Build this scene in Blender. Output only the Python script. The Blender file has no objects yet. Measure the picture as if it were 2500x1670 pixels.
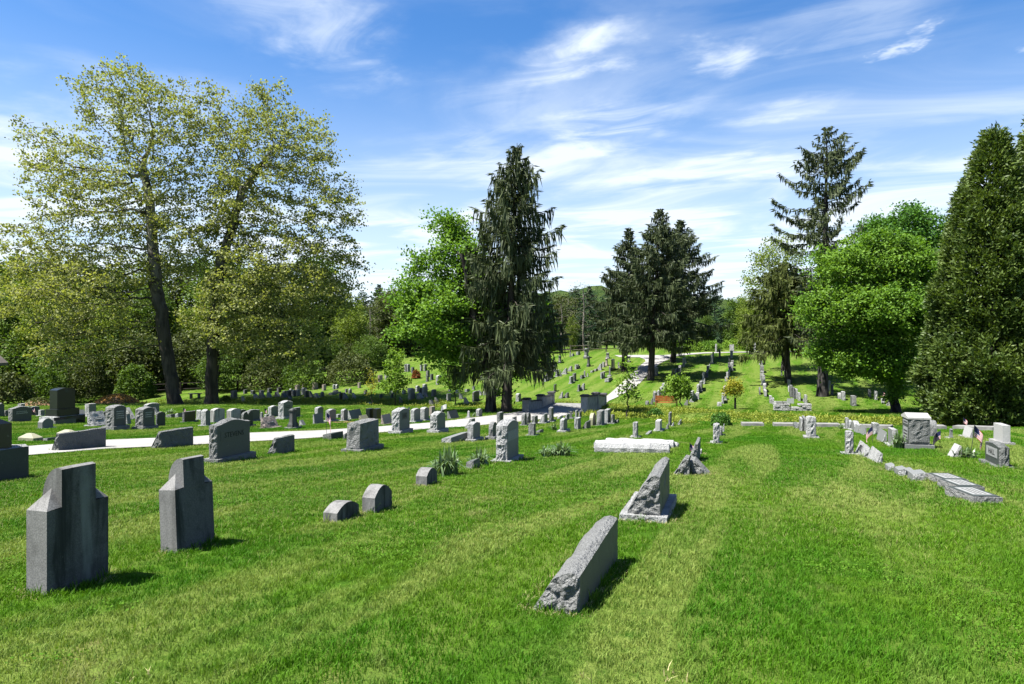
import bpy, math, random
import numpy as np
from mathutils import Vector, noise as mnoise

R = math.radians
SC = bpy.context.scene
COL = SC.collection
rng = np.random.default_rng(7)
random.seed(7)

# ------------------------------------------------------------------ camera, sky, sun, exposure
cam_data = bpy.data.cameras.new('camera')
cam = bpy.data.objects.new('camera', cam_data)
COL.objects.link(cam)
cam_data.sensor_width = 36.0
cam_data.lens = 24.0
cam_data.clip_start = 0.05
cam_data.clip_end = 5000
cam.location = (0, 0, 0)
cam.rotation_euler = (R(90), 0, 0)
SC.camera = cam

SUN_EL = R(62)
SUN_FROM = Vector((-0.95, -0.31, 0)).normalized()          # horizontal direction the light comes from
sun_vec = SUN_FROM * math.cos(SUN_EL) + Vector((0, 0, math.sin(SUN_EL)))
sd = bpy.data.lights.new('sun', 'SUN')
sd.energy = 5.0
sd.angle = R(0.53)
sd.color = (1.0, 0.955, 0.88)
sun = bpy.data.objects.new('sun', sd)
COL.objects.link(sun)
sun.rotation_euler = sun_vec.to_track_quat('Z', 'Y').to_euler()

SC.view_settings.view_transform = 'Standard'
SC.view_settings.look = 'None'
SC.view_settings.exposure = 1.90
SC.view_settings.gamma = 1.0

W = bpy.data.worlds.new('World')
SC.world = W
W.use_nodes = True


def build_world():
    nt = W.node_tree
    nt.nodes.clear()
    N = lambda t: nt.nodes.new(t)
    L = nt.links.new

    def math_(op, a, b=None, c=None):
        n = N('ShaderNodeMath'); n.operation = op
        for i, v in enumerate((a, b, c)):
            if v is None: continue
            if isinstance(v, (int, float)): n.inputs[i].default_value = v
            else: L(v, n.inputs[i])
        return n.outputs[0]

    sky = N('ShaderNodeTexSky')
    sky.sky_type = 'NISHITA'
    sky.sun_disc = False
    sky.sun_elevation = SUN_EL
    sky.sun_rotation = math.atan2(SUN_FROM.x, SUN_FROM.y)
    sky.altitude = 100
    sky.air_density = 1.0
    sky.dust_density = 0.6
    sky.ozone_density = 2.2
    tc = N('ShaderNodeTexCoord')
    sep = N('ShaderNodeSeparateXYZ'); L(tc.outputs['Generated'], sep.inputs[0])
    x, y, z = sep.outputs
    zc = math_('MAXIMUM', z, 0.04)
    px = math_('DIVIDE', x, zc)
    py = math_('DIVIDE', y, zc)
    cmb = N('ShaderNodeCombineXYZ'); L(px, cmb.inputs[0]); L(py, cmb.inputs[1])
    P = cmb.outputs[0]

    def fbm(scale, stretch, rot, detail=9, rough=0.62, dist=0.6, seed=0.0):
        m = N('ShaderNodeMapping'); m.vector_type = 'TEXTURE'
        m.inputs['Rotation'].default_value = (0, 0, rot)
        m.inputs['Scale'].default_value = (stretch, 1, 1)
        m.inputs['Location'].default_value = (seed, seed * .7, 0)
        L(P, m.inputs[0])
        n = N('ShaderNodeTexNoise'); n.noise_dimensions = '2D'
        n.inputs['Scale'].default_value = scale
        n.inputs['Detail'].default_value = detail
        n.inputs['Roughness'].default_value = rough - .04
        n.inputs['Distortion'].default_value = dist
        L(m.outputs[0], n.inputs[0])
        return n.outputs[0]

    def ramp(v, a, b):
        n = N('ShaderNodeMapRange'); n.interpolation_type = 'SMOOTHSTEP'
        n.inputs[1].default_value = a; n.inputs[2].default_value = b
        L(v, n.inputs[0]); return n.outputs[0]

    fib = ramp(fbm(4.0, 2.3, R(-38), 8, .62, .8, 3.1), .30, .76)       # fibres along the streaks
    puff = ramp(fbm(1.0, 1.4, R(-30), 7, .58, .5, 8.3), .40, .74)          # broad thin veils
    # the streaks are torn by wind: shift the cloud plane with noise before shaping them
    wn = N('ShaderNodeTexNoise'); wn.noise_dimensions = '2D'
    wn.inputs['Scale'].default_value = 2.4; wn.inputs['Detail'].default_value = 5; wn.inputs['Roughness'].default_value = .6
    L(P, wn.inputs[0])
    wv = N('ShaderNodeVectorMath'); wv.operation = 'SUBTRACT'; L(wn.outputs['Color'], wv.inputs[0]); wv.inputs[1].default_value = (.5, .5, .5)
    ws = N('ShaderNodeVectorMath'); ws.operation = 'SCALE'; L(wv.outputs[0], ws.inputs[0]); ws.inputs['Scale'].default_value = .62
    wa = N('ShaderNodeVectorMath'); wa.operation = 'ADD'; L(P, wa.inputs[0]); L(ws.outputs[0], wa.inputs[1])
    PW = wa.outputs[0]
    total = None
    # cirrus streaks: two ends in the cloud plane, half width, strength
    for (x0, y0, x1, y1, hw, st) in (
            (0.00, 2.72, 0.44, 2.08, .10, 1.0), (0.61, 2.50, 0.90, 2.30, .10, .95),
            (0.18, 3.75, 0.74, 2.75, .16, .85), (-.75, 2.25, -.36, 2.35, .25, .55),
            (1.05, 3.15, 1.38, 2.75, .10, .5), (-.20, 3.1, .05, 2.6, .25, .25),
            (0.30, 4.7, 1.35, 3.7, .22, .6), (.9, 2.4, 1.25, 1.95, .16, .35),
            (-.45, 4.2, .20, 3.3, .35, .45), (-2.6, 3.05, -2.25, 3.0, .16, .9),
            (-2.85, 3.8, -2.45, 3.7, .18, .95), (1.28, 2.32, 1.36, 2.30, .045, .8),
            (1.72, 2.33, 1.86, 2.28, .06, .5), (.35, 6.2, 1.9, 5.2, .35, .75),
            (-.9, 1.95, -.4, 2.0, .2, .45), (1.0, 4.2, 1.75, 3.3, .18, .5)):
        m = N('ShaderNodeMapping'); m.vector_type = 'TEXTURE'
        m.inputs['Location'].default_value = ((x0 + x1) / 2, (y0 + y1) / 2, 0)
        m.inputs['Rotation'].default_value = (0, 0, math.atan2(y1 - y0, x1 - x0))
        m.inputs['Scale'].default_value = (math.hypot(x1 - x0, y1 - y0) * .62, hw * 2.3, 1)
        L(PW, m.inputs[0])
        ln = N('ShaderNodeVectorMath'); ln.operation = 'LENGTH'; L(m.outputs[0], ln.inputs[0])
        g = N('ShaderNodeMapRange'); g.interpolation_type = 'SMOOTHERSTEP'
        g.inputs[1].default_value = 1.15; g.inputs[2].default_value = 0.0
        g.inputs[3].default_value = 0.0; g.inputs[4].default_value = st * 1.05
        L(ln.outputs['Value'], g.inputs[0])
        total = g.outputs[0] if total is None else math_('ADD', total, g.outputs[0])
    mask = math_('MULTIPLY', math_('MINIMUM', total, 1.1), math_('ADD', math_('MULTIPLY', fib, .66), .12))
    low = ramp(z, .42, .02)                                   # more veil towards the skyline
    veil = math_('MULTIPLY', puff, math_('ADD', math_('MULTIPLY', low, .75), .22))
    haze = math_('MULTIPLY', low, .62)
    mask = math_('ADD', math_('ADD', mask, veil), haze)
    mask = math_('MULTIPLY', math_('MINIMUM', mask, .92), ramp(z, -.02, .03))
    hsv = N('ShaderNodeHueSaturation')
    hsv.inputs['Saturation'].default_value = 1.33
    hsv.inputs['Hue'].default_value = 0.505
    hsv.inputs['Value'].default_value = 1.0
    L(sky.outputs[0], hsv.inputs['Color'])
    mix = N('ShaderNodeMix'); mix.data_type = 'RGBA'
    L(mask, mix.inputs[0])
    L(hsv.outputs[0], mix.inputs[6])
    mix.inputs[7].default_value = (5.0, 5.5, 6.1, 1)
    bg = N('ShaderNodeBackground'); bg.inputs['Strength'].default_value = 0.055
    L(mix.outputs[2], bg.inputs[0])
    out = N('ShaderNodeOutputWorld'); L(bg.outputs[0], out.inputs[0])


build_world()

# ------------------------------------------------------------------ helpers: objects and tags
F = 1667.0                         # the photograph's focal length in its own pixels (2500 wide)
RD = np.array([0.3163, 0.9487])    # the direction in which the rows of graves run
ROWA = math.atan2(RD[1], RD[0])


def tag(o, label=None, cat=None, group=None, kind=None):
    if label: o['label'] = label
    if cat: o['category'] = cat
    if group: o['group'] = group
    if kind: o['kind'] = kind
    return o


def empty(name, loc, rz=0.0, parent=None):
    o = bpy.data.objects.new(name, None)
    o.empty_display_size = 0.2
    COL.objects.link(o)
    o.location = loc
    o.rotation_euler = (0, 0, rz)
    if parent: o.parent = parent
    return o


def mesh_np(name, V, Fc, mats, parent=None, loc=None, rz=0.0, smooth=False, midx=None, attr=None):
    """V (n,3) array, Fc list of tuples or (m,k) array."""
    me = bpy.data.meshes.new(name)
    if isinstance(Fc, np.ndarray):
        k = Fc.shape[1]; m = len(Fc)
        me.vertices.add(len(V)); me.vertices.foreach_set('co', np.asarray(V, np.float32).ravel())
        me.loops.add(m * k); me.loops.foreach_set('vertex_index', Fc.astype(np.int32).ravel())
        me.polygons.add(m)
        me.polygons.foreach_set('loop_start', np.arange(0, m * k, k, dtype=np.int32))
        me.update(calc_edges=True)
    else:
        me.from_pydata([tuple(map(float, v)) for v in V], [], [tuple(int(i) for i in f) for f in Fc])
        me.update()
    if not isinstance(mats, (list, tuple)): mats = [mats]
    for m_ in mats: me.materials.append(m_)
    if midx is not None: me.polygons.foreach_set('material_index', np.asarray(midx, np.int32))
    if smooth: me.polygons.foreach_set('use_smooth', np.ones(len(me.polygons), bool))
    if attr is not None:
        a = me.attributes.new('tint', 'FLOAT', 'FACE')
        a.data.foreach_set('value', np.asarray(attr, np.float32))
    o = bpy.data.objects.new(name, me)
    COL.objects.link(o)
    if parent: o.parent = parent
    if loc is not None: o.location = loc
    if rz: o.rotation_euler = (0, 0, rz)
    return o


class MB:
    """Collects simple solids into one mesh."""
    def __init__(s): s.v = []; s.f = []; s.mi = []
    def add(s, V, Fc, mi=0):
        b = len(s.v); s.v += [tuple(map(float, p)) for p in V]
        s.f += [tuple(i + b for i in f) for f in Fc]
        s.mi += list(mi) if isinstance(mi, (list, tuple, np.ndarray)) else [mi] * len(Fc)
        return s
    def box(s, x0, x1, y0, y1, z0, z1, mi=0, top=1.0):
        cx, cy = (x0 + x1) / 2, (y0 + y1) / 2
        V = [(x0, y0, z0), (x1, y0, z0), (x1, y1, z0), (x0, y1, z0)]
        V += [(cx + (p[0] - cx) * top, cy + (p[1] - cy) * top, z1) for p in V]
        return s.add(V, [(3, 2, 1, 0), (4, 5, 6, 7), (0, 1, 5, 4), (1, 2, 6, 5), (2, 3, 7, 6), (3, 0, 4, 7)], mi)
    def bar(s, a, b, r0, r1=None, n=6, mi=0):
        r1 = r0 if r1 is None else r1
        a, b = Vector(a), Vector(b); d = (b - a).normalized()
        u = d.orthogonal().normalized(); w = d.cross(u)
        V = []
        for c, r in ((a, r0), (b, r1)):
            for i in range(n):
                t = 2 * math.pi * i / n
                V.append(c + (u * math.cos(t) + w * math.sin(t)) * r)
        Fc = [(i, (i + 1) % n, n + (i + 1) % n, n + i) for i in range(n)]
        Fc += [tuple(range(n - 1, -1, -1)), tuple(range(n, 2 * n))]
        return s.add(V, Fc, mi)
    def build(s, name, mats, parent=None, loc=None, rz=0.0, smooth=False):
        return mesh_np(name, s.v, s.f, mats, parent, loc, rz, smooth, s.mi)


def copy_tree(o, parent=None):
    c = o.copy(); COL.objects.link(c)
    if parent: c.parent = parent
    for ch in list(o.children): copy_tree(ch, c)
    return c


# ------------------------------------------------------------------ the lie of the land
CREEK = np.array([(-80, 70), (-45, 66), (-26, 64.0), (-13, 61.5), (-5, 57.5), (3.4, 53.2), (8.2, 47.0), (10.5, 42.0),
                  (13.2, 37.2), (18, 34.4), (25, 33.2), (45, 32.6), (90, 32)], float)


def creek_dist(x, y):
    x = np.asarray(x, float); y = np.asarray(y, float)
    best = np.full(np.broadcast(x, y).shape, 1e9)
    for a, b in zip(CREEK[:-1], CREEK[1:]):
        d = b - a; L2 = d @ d
        t = np.clip(((x - a[0]) * d[0] + (y - a[1]) * d[1]) / L2, 0, 1)
        best = np.minimum(best, np.hypot(x - a[0] - t * d[0], y - a[1] - t * d[1]))
    return best


def smax(a, b, k): return .5 * (a + b + np.sqrt((a - b) ** 2 + k * k))
def smin(a, b, k): return .5 * (a + b - np.sqrt((a - b) ** 2 + k * k))


def base_h(x, y):
    x = np.asarray(x, float); y = np.asarray(y, float)
    near = -1.6 - .0738 * y + .0238 * smax(y - 38, 0 * y, 3.0) - .0
    hill = -5.17 + .10 * (y - 56) + .0345 * (np.clip(x, -70, 70) - 17)
    hill = smin(hill, -1.1 + .004 * x, .5)
    far = np.clip((y - 110) / 200, 0, 1)
    z = smax(near, hill, .35)
    return z * (1 - far) + (-1.5) * far


def H(x, y):
    """ground height with the brook cut in"""
    c = creek_dist(x, y)
    cut = .85 * np.exp(-(c / 1.5) ** 2)
    x = np.asarray(x, float); y = np.asarray(y, float)
    return base_h(x, y) - cut


def G(px, py, cut=False):
    """the ground point seen at pixel (px, py) of the photograph"""
    t = np.concatenate([np.arange(2.5, 140, .05)])
    X = (px - 1250) / F * t; Z = (835 - py) / F * t
    d = Z - (H(X, t) if cut else base_h(X, t))
    i = np.argmax(d < 0) if (d < 0).any() else len(t) - 1
    y = t[i]
    x = (px - 1250) / F * y
    return float(x), float(y), float(H(x, y))


def at(px, py, D):
    return np.array([(px - 1250) / F * D, D, (835 - py) / F * D])

# ------------------------------------------------------------------ materials
LEAF = 1.35
ALB = .66           # the picture is exposed for the shade: every base colour below is scaled by this


class NT:
    def __init__(s, name):
        s.m = bpy.data.materials.new(name); s.m.use_nodes = True
        s.t = s.m.node_tree; s.t.nodes.clear()
        s.out = s.n('ShaderNodeOutputMaterial')
    def n(s, t, **kw):
        x = s.t.nodes.new(t)
        for k, v in kw.items(): setattr(x, k, v)
        return x
    def l(s, a, b): s.t.links.new(a, b)
    def put(s, sock, v):
        if hasattr(v, 'is_output'): s.l(v, sock)
        else: sock.default_value = v
    def pos(s): return s.n('ShaderNodeNewGeometry').outputs['Position']
    def obj(s): return s.n('ShaderNodeTexCoord').outputs['Object']
    def noise(s, vec, scale, detail=4, rough=.55, dist=0.0, stretch=None, rot=0.0):
        if stretch or rot:
            m = s.n('ShaderNodeMapping'); m.vector_type = 'TEXTURE'
            m.inputs['Scale'].default_value = stretch or (1, 1, 1); m.inputs['Rotation'].default_value = (0, 0, rot)
            s.l(vec, m.inputs[0]); vec = m.outputs[0]
        x = s.n('ShaderNodeTexNoise')
        x.inputs['Scale'].default_value = scale; x.inputs['Detail'].default_value = detail
        x.inputs['Roughness'].default_value = rough; x.inputs['Distortion'].default_value = dist
        s.l(vec, x.inputs[0]); return x.outputs[0]
    def ramp(s, v, a, b, c=0.0, d=1.0):
        x = s.n('ShaderNodeMapRange'); x.interpolation_type = 'SMOOTHSTEP'
        for i, q in enumerate((a, b, c, d)): x.inputs[i + 1].default_value = q
        s.l(v, x.inputs[0]); return x.outputs[0]
    def mix(s, f, a, b, mode='MIX'):
        x = s.n('ShaderNodeMix', data_type='RGBA', blend_type=mode)
        s.put(x.inputs[0], f)
        for i, q in ((6, a), (7, b)): s.put(x.inputs[i], (*q, 1) if isinstance(q, tuple) and len(q) == 3 else q)
        return x.outputs[2]
    def mul(s, a, b, op='MULTIPLY'):
        x = s.n('ShaderNodeMath', operation=op); s.put(x.inputs[0], a); s.put(x.inputs[1], b); return x.outputs[0]
    def bump(s, h, strength, dist):
        x = s.n('ShaderNodeBump'); x.inputs['Strength'].default_value = strength; x.inputs['Distance'].default_value = dist
        s.l(h, x.inputs['Height']); return x.outputs[0]
    def bsdf(s, col, rough=.7, spec=.3, normal=None, metallic=0.0):
        p = s.n('ShaderNodeBsdfPrincipled')
        col = tuple(v * ALB for v in col) if isinstance(col, tuple) else s.mix(1.0, col, (ALB, ALB, ALB), 'MULTIPLY')
        s.put(p.inputs['Base Color'], (*col, 1) if isinstance(col, tuple) and len(col) == 3 else col)
        s.put(p.inputs['Roughness'], rough); p.inputs['Specular IOR Level'].default_value = spec
        p.inputs['Metallic'].default_value = metallic
        if normal is not None: s.l(normal, p.inputs['Normal'])
        return p.outputs[0]
    def fin(s, sh): s.l(sh, s.out.inputs['Surface']); return s.m


def stone_mat(name, col, speck=.35, rock=False, stain=.5, stain_col=(.05, .05, .045), rough=.6, spec=.35, bands=0.0, scale=1.0):
    n = NT(name)
    p = n.pos()
    c2 = tuple(v * (1 - speck) for v in col)
    grain = n.noise(p, 90 * scale, 3, .7)
    c = n.mix(n.ramp(grain, .38, .62), col, c2)
    big = n.noise(p, 3.2 * scale, 5, .65, .4)
    c = n.mix(n.mul(n.ramp(big, .48, .75), stain), c, stain_col)
    if bands:
        st = n.noise(p, 7.0, 5, .6, .6, stretch=(1, 1, 7.0))
        c = n.mix(n.mul(n.ramp(st, .45, .68), bands), c, stain_col)
    if bands > .9:      # old wash marks down the face
        st2 = n.noise(p, 5.0, 4, .6, .4, stretch=(1, 1, 9.0))
        c = n.mix(n.ramp(st2, .56, .72, 0, .5), c, (.25, .28, .265))
    lich = n.noise(p, 14, 4, .6)
    c = n.mix(n.mul(n.ramp(lich, .64, .74), .25), c, (.30, .30, .27))
    if rock:
        h = n.mul(n.noise(p, 9 * scale, 6, .62, .6), n.noise(p, 34 * scale, 4, .6), 'ADD')
        nm = n.bump(h, 1.0, .09)
    else:
        h = n.mul(n.noise(p, 60 * scale, 3, .6), n.mul(big, .6), 'ADD')
        nm = n.bump(h, .25, .008)
    return n.fin(n.bsdf(c, rough, spec, nm))


M = {}
for k, col, kw in (
        ('l', (.20, .21, .205), dict(stain=.45, stain_col=(.10, .11, .10))),
        ('m', (.105, .113, .108), dict(stain=.45, stain_col=(.055, .065, .058))),
        ('d', (.052, .064, .058), dict(stain=.45, stain_col=(.025, .036, .03))),
        ('k', (.012, .015, .018), dict(stain=.2, stain_col=(.03, .03, .03), rough=.28, spec=.5)),
        ('a', (.48, .48, .46), dict(stain=.65, stain_col=(.09, .09, .085), bands=.85)),
        ('c', (.125, .130, .128), dict(stain=.8, stain_col=(.022, .027, .025), bands=.95, rough=.85, spec=.2)),  # streaks are real stain; the base tone is darkened to stand for shade
        ('n', (.40, .335, .30), dict(stain=.35, stain_col=(.16, .12, .11))),
        ('w', (.46, .46, .455), dict(stain=.2, stain_col=(.4, .4, .38))),
        ('y', (.34, .33, .22), dict(stain=.5, stain_col=(.17, .17, .09)))):
    M[k] = stone_mat('stone_' + k, col, **kw)
    kw2 = dict(kw); kw2['rough'] = .85; kw2['spec'] = .2
    rc = tuple(min(.55, v * 1.0 + {'l': .30, 'm': .20, 'd': .18}.get(k, .02)) for v in col)  # rough rock is paler than polish; gap widened to paint in sun and shade
    if k == 'k': rc = (.20, .205, .21)
    kw2['speck'] = .25
    if k == 'c': M['cr'] = stone_mat('sunlit_concrete', (.245, .245, .24), stain=.6, stain_col=(.07, .07, .068), bands=.6, rough=.85, spec=.2); continue  # paler twin of c: sunlight on ends and tops put into its colour
    M[k + 'r'] = stone_mat('rock_' + k, rc, rock=True, **kw2)


def plain(name, col, rough=.6, spec=.3, var=.15, scale=8.0, metallic=0.0):
    n = NT(name)
    c = n.mix(n.ramp(n.noise(n.pos(), scale, 4), .35, .65), col, tuple(v * (1 - var) for v in col))
    return n.fin(n.bsdf(c, rough, spec, None, metallic))


M['pale_rock'] = stone_mat('pale_sawn_stone', (.46, .455, .44), stain=.25, stain_col=(.25, .25, .24))
M['letter_mid'] = plain('worn_letters', (.13, .132, .13), .7, .1)
M['letter'] = plain('cut_letters', (.03, .032, .03), .7, .1)
M['letter_pale'] = plain('pale_letters', (.55, .56, .54), .7, .1)
M['panel'] = plain('honed_panel', (.29, .30, .295), .7, .2, .2, 30)
M['wood'] = plain('orange_wood', (.40, .135, .035), .5, .3, .35, 20)
M['post'] = plain('dark_metal', (.025, .025, .025), .5, .4)
M['sign'] = plain('white_board', (.74, .74, .72), .6, .2, .06)
M['plaster'] = plain('pale_plaster', (.50, .49, .46), .85, .15, .3, 2.5)
M['cap'] = plain('dark_coping', (.085, .085, .09), .8, .2, .4, 6)
M['conc'] = plain('weathered_slab', (.26, .26, .25), .85, .15, .35, 3)
M['flag_red'] = plain('flag_red', (.40, .03, .035), .8, .1, .1)
M['flag_white'] = plain('flag_white', (.72, .70, .70), .8, .1, .1)
M['flag_blue'] = plain('flag_blue', (.025, .03, .09), .8, .1, .1)
M['rail'] = plain('old_rail', (.16, .14, .12), .85, .1, .4, 5)
M['rail_dark'] = plain('dark_rail', (.035, .03, .026), .85, .1, .4, 5)
M['roof'] = plain('grey_roof', (.17, .15, .13), .85, .15, .3, 4)
M['wall'] = plain('dark_wall', (.05, .045, .04), .85, .15, .3, 4)
M['soil'] = plain('bare_soil', (.30, .19, .11), .95, .05, .4, 5)
M['tube'] = plain('black_tree_tube', (.02, .022, .02), .7, .2)
M['petal'] = plain('white_petal', (.75, .74, .72), .7, .1)


def leaf_mat(name, c1, c2, trans=.32, rough=.6, spec=.12, clump=.35):
    n = NT(name)
    a = n.n('ShaderNodeAttribute', attribute_name='tint').outputs['Fac']
    big = n.noise(n.obj(), clump, 3, .6)
    c1 = tuple(v * LEAF for v in c1); c2 = tuple(v * LEAF for v in c2)
    f = n.mul(n.mul(a, .65), n.mul(n.ramp(big, .35, .65), .35), 'ADD')
    c = n.mix(f, c1, c2)
    b = n.bsdf(c, rough, spec)
    t = n.n('ShaderNodeBsdfTranslucent')
    n.l(n.mix(1.0, c, (1.5 * ALB, 1.55 * ALB, .55 * ALB), 'MULTIPLY'), t.inputs[0])
    mx = n.n('ShaderNodeMixShader'); mx.inputs[0].default_value = trans
    n.l(b, mx.inputs[1]); n.l(t.outputs[0], mx.inputs[2])
    return n.fin(mx.outputs[0])


M['syc'] = leaf_mat('sycamore_leaf', (.120, .145, .040), (.275, .290, .105), .34, .6, .15)
M['maple'] = leaf_mat('maple_leaf', (.055, .130, .016), (.140, .240, .036), .34)
M['maple2'] = leaf_mat('deep_maple_leaf', (.034, .095, .014), (.080, .175, .030), .25)
M['spruce'] = leaf_mat('spruce_needle', (.020, .034, .013), (.072, .092, .036), .08, .6, .2)
M['hemlock'] = leaf_mat('hemlock_needle', (.030, .046, .010), (.095, .118, .026), .12, .6, .2)
M['arbor'] = leaf_mat('arborvitae_spray', (.018, .042, .008), (.105, .150, .028), .18, .55, .25, .5)
M['pine'] = leaf_mat('pine_needle', (.018, .044, .022), (.048, .092, .042), .1, .6, .2)
M['wood1'] = leaf_mat('spring_leaf', (.075, .120, .016), (.165, .215, .038), .3)
M['wood2'] = leaf_mat('wood_leaf', (.036, .076, .012), (.100, .155, .028), .28)
M['wood3'] = leaf_mat('olive_leaf', (.034, .050, .014), (.095, .115, .036), .2)
M['young'] = leaf_mat('young_leaf', (.075, .150, .016), (.165, .260, .034), .3)
M['yellow'] = leaf_mat('yellow_leaf', (.150, .170, .012), (.300, .260, .030), .3)
M['bronze'] = leaf_mat('bronze_leaf', (.060, .050, .018), (.19, .105, .03), .25)
M['redbush'] = leaf_mat('red_bush_leaf', (.060, .060, .012), (.28, .055, .022), .2)
M['lily'] = leaf_mat('strap_leaf', (.055, .105, .035), (.150, .215, .095), .15, .38, .5)
M['weed'] = leaf_mat('bank_weed', (.085, .140, .014), (.210, .230, .034), .25)
M['straw'] = leaf_mat('straw', (.26, .23, .11), (.42, .38, .20), .2)
M['clover'] = leaf_mat('clover_leaf', (.035, .105, .008), (.085, .165, .016), .25, .8, .05)
M['dead'] = leaf_mat('dead_leaf', (.20, .105, .028), (.48, .29, .10), .1)


def bark_mat(name, c1, c2, scale=3.0, patch=0.0, pc=(.4, .4, .36)):
    n = NT(name)
    p = n.pos()
    v = n.noise(p, scale, 6, .65, .4, stretch=(1, 1, 5))
    c = n.mix(n.ramp(v, .35, .65), c1, c2)
    if patch:
        # plane trees shed: pale patches grow with height above the ground
        z = n.n('ShaderNodeSeparateXYZ'); n.l(n.obj(), z.inputs[0])
        up = n.ramp(z.outputs[2], 6.0, 20.0, 0.0, patch)
        c = n.mix(n.mul(n.ramp(n.noise(p, 1.3, 4, .6), .42, .52), up), c, pc)
    return n.fin(n.bsdf(c, .9, .15, n.bump(v, .8, .08)))


M['bark'] = bark_mat('grey_bark', (.075, .065, .055), (.028, .024, .020))
M['bark_syc'] = bark_mat('sycamore_bark', (.080, .070, .058), (.026, .023, .019), 3.0, .75, (.36, .34, .29))
M['bark_dark'] = bark_mat('dark_bark', (.085, .078, .072), (.012, .010, .009), 4.5)
M['bark_pale'] = bark_mat('pale_bark', (.22, .20, .17), (.10, .09, .075))


def ground_mat():
    n = NT('lawn_ground')
    p = n.pos()
    g = n.mix(n.ramp(n.noise(p, .22, 5, .6, .5), .35, .68), (.060, .150, .008), (.105, .185, .014))
    streak = n.noise(p, .85, 4, .55, .5, stretch=(7.0, 1, 1), rot=ROWA - .10)
    g = n.mix(n.mul(n.ramp(streak, .47, .60), .9), g, (.180, .230, .050))
    fs = n.noise(p, 2.6, 5, .7, .2, stretch=(4.0, 1, 1), rot=ROWA)
    g = n.mix(n.ramp(fs, .42, .70, 0, .7), g, (.130, .180, .036))
    fine = n.noise(p, 5.5, 6, .75)
    g = n.mix(n.ramp(fine, .36, .70), g, (.034, .090, .006))
    # mown stripes
    m = n.n('ShaderNodeMapping'); m.vector_type = 'POINT'; m.inputs['Rotation'].default_value = (0, 0, -ROWA)
    n.l(p, m.inputs[0])
    sp = n.n('ShaderNodeSeparateXYZ'); n.l(m.outputs[0], sp.inputs[0])
    wob = n.mul(n.noise(p, .25, 3), 1.4)
    st = n.mul(n.mul(n.mul(sp.outputs[1], 3.4), n.mul(wob, 2.0), 'ADD'), 0.0, 'ADD')
    s2 = n.n('ShaderNodeMath', operation='SINE'); n.l(st, s2.inputs[0])
    g = n.mix(n.ramp(s2.outputs[0], -.2, .8, 0.0, .55), g, (.135, .190, .036))
    yel = n.noise(p, .9, 5, .65, .6)
    g = n.mix(n.mul(n.ramp(yel, .60, .78), .7), g, (.185, .180, .062))
    nm = n.bump(n.mul(n.noise(p, 28, 4, .7), n.noise(p, 6, 4, .6), 'ADD'), .8, .07)
    return n.fin(n.bsdf(g, .95, .05, nm))


def grass_mat(name='grass_blade', dry=False):
    n = NT(name)
    p = n.pos()
    g = n.mix(n.ramp(n.noise(p, .32, 5, .6, .5), .36, .66), (.058, .190, .006), (.145, .275, .015))
    streak = n.noise(p, .85, 4, .55, .5, stretch=(7.0, 1, 1), rot=ROWA - .10)
    g = n.mix(n.mul(n.ramp(streak, .47, .60), .95), g, (.300, .375, .090))
    fine = n.noise(p, 9, 5, .75)
    g = n.mix(n.ramp(fine, .40, .68, 0, .8), g, (.036, .125, .006))
    yel = n.noise(p, 1.0, 5, .65, .6)
    g = n.mix(n.mul(n.ramp(yel, .58, .74), .75), g, (.300, .300, .115))
    rnd = n.n('ShaderNodeAttribute', attribute_name='tint').outputs['Fac']
    g = n.mix(n.ramp(rnd, .95, .99), g, (.27, .25, .11))
    g = n.mix(n.ramp(rnd, 0.0, .6, .35, 0.0), g, (.075, .190, .012))
    b = n.bsdf(g, .6, .08)
    t = n.n('ShaderNodeBsdfTranslucent'); n.l(n.mix(1.0, g, (1.4 * ALB, 1.5 * ALB, .6 * ALB), 'MULTIPLY'), t.inputs[0])
    mx = n.n('ShaderNodeMixShader'); mx.inputs[0].default_value = .25
    n.l(b, mx.inputs[1]); n.l(t.outputs[0], mx.inputs[2])
    return n.fin(mx.outputs[0])


def road_mat():
    n = NT('pale_road')
    p = n.pos()
    c = n.mix(n.ramp(n.noise(p, 1.2, 6, .65), .35, .7), (.27, .265, .255), (.36, .355, .34))
    c = n.mix(n.ramp(n.noise(p, .8, 8, .72, 1.8), .60, .64, 0, .7), c, (.13, .13, .13))
    c = n.mix(n.ramp(n.noise(p, 60, 3, .7), .4, .65, 0, .35), c, (.30, .29, .28))
    return n.fin(n.bsdf(c, .9, .1, n.bump(n.noise(p, 60, 3, .6), .4, .01)))


M['ground'] = ground_mat()
M['grass'] = grass_mat()
M['road'] = road_mat()

# ------------------------------------------------------------------ ground, hills, road
def axis(parts):
    out = []
    for a, b, s in parts: out += list(np.arange(a, b, s))
    return np.array(out + [parts[-1][1]])


xs = axis([(-1500, -300, 200), (-300, -90, 15), (-90, -40, 2), (-40, 45, .6), (45, 90, 2), (90, 300, 15), (300, 1500, 200)])
ys = axis([(-60, 2, 2), (2, 30, .6), (30, 70, .5), (70, 110, 1), (110, 310, 10), (310, 1500, 150)])
gx, gy = np.meshgrid(xs, ys)
gz = H(gx, gy)
V = np.stack([gx.ravel(), gy.ravel(), gz.ravel()], 1)
ny, nx = gx.shape
ii = np.arange(ny * nx).reshape(ny, nx)
Q = np.stack([ii[:-1, :-1].ravel(), ii[:-1, 1:].ravel(), ii[1:, 1:].ravel(), ii[1:, :-1].ravel()], 1)
tag(mesh_np('ground', V, Q, M['ground'], smooth=True), kind='structure')


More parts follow.
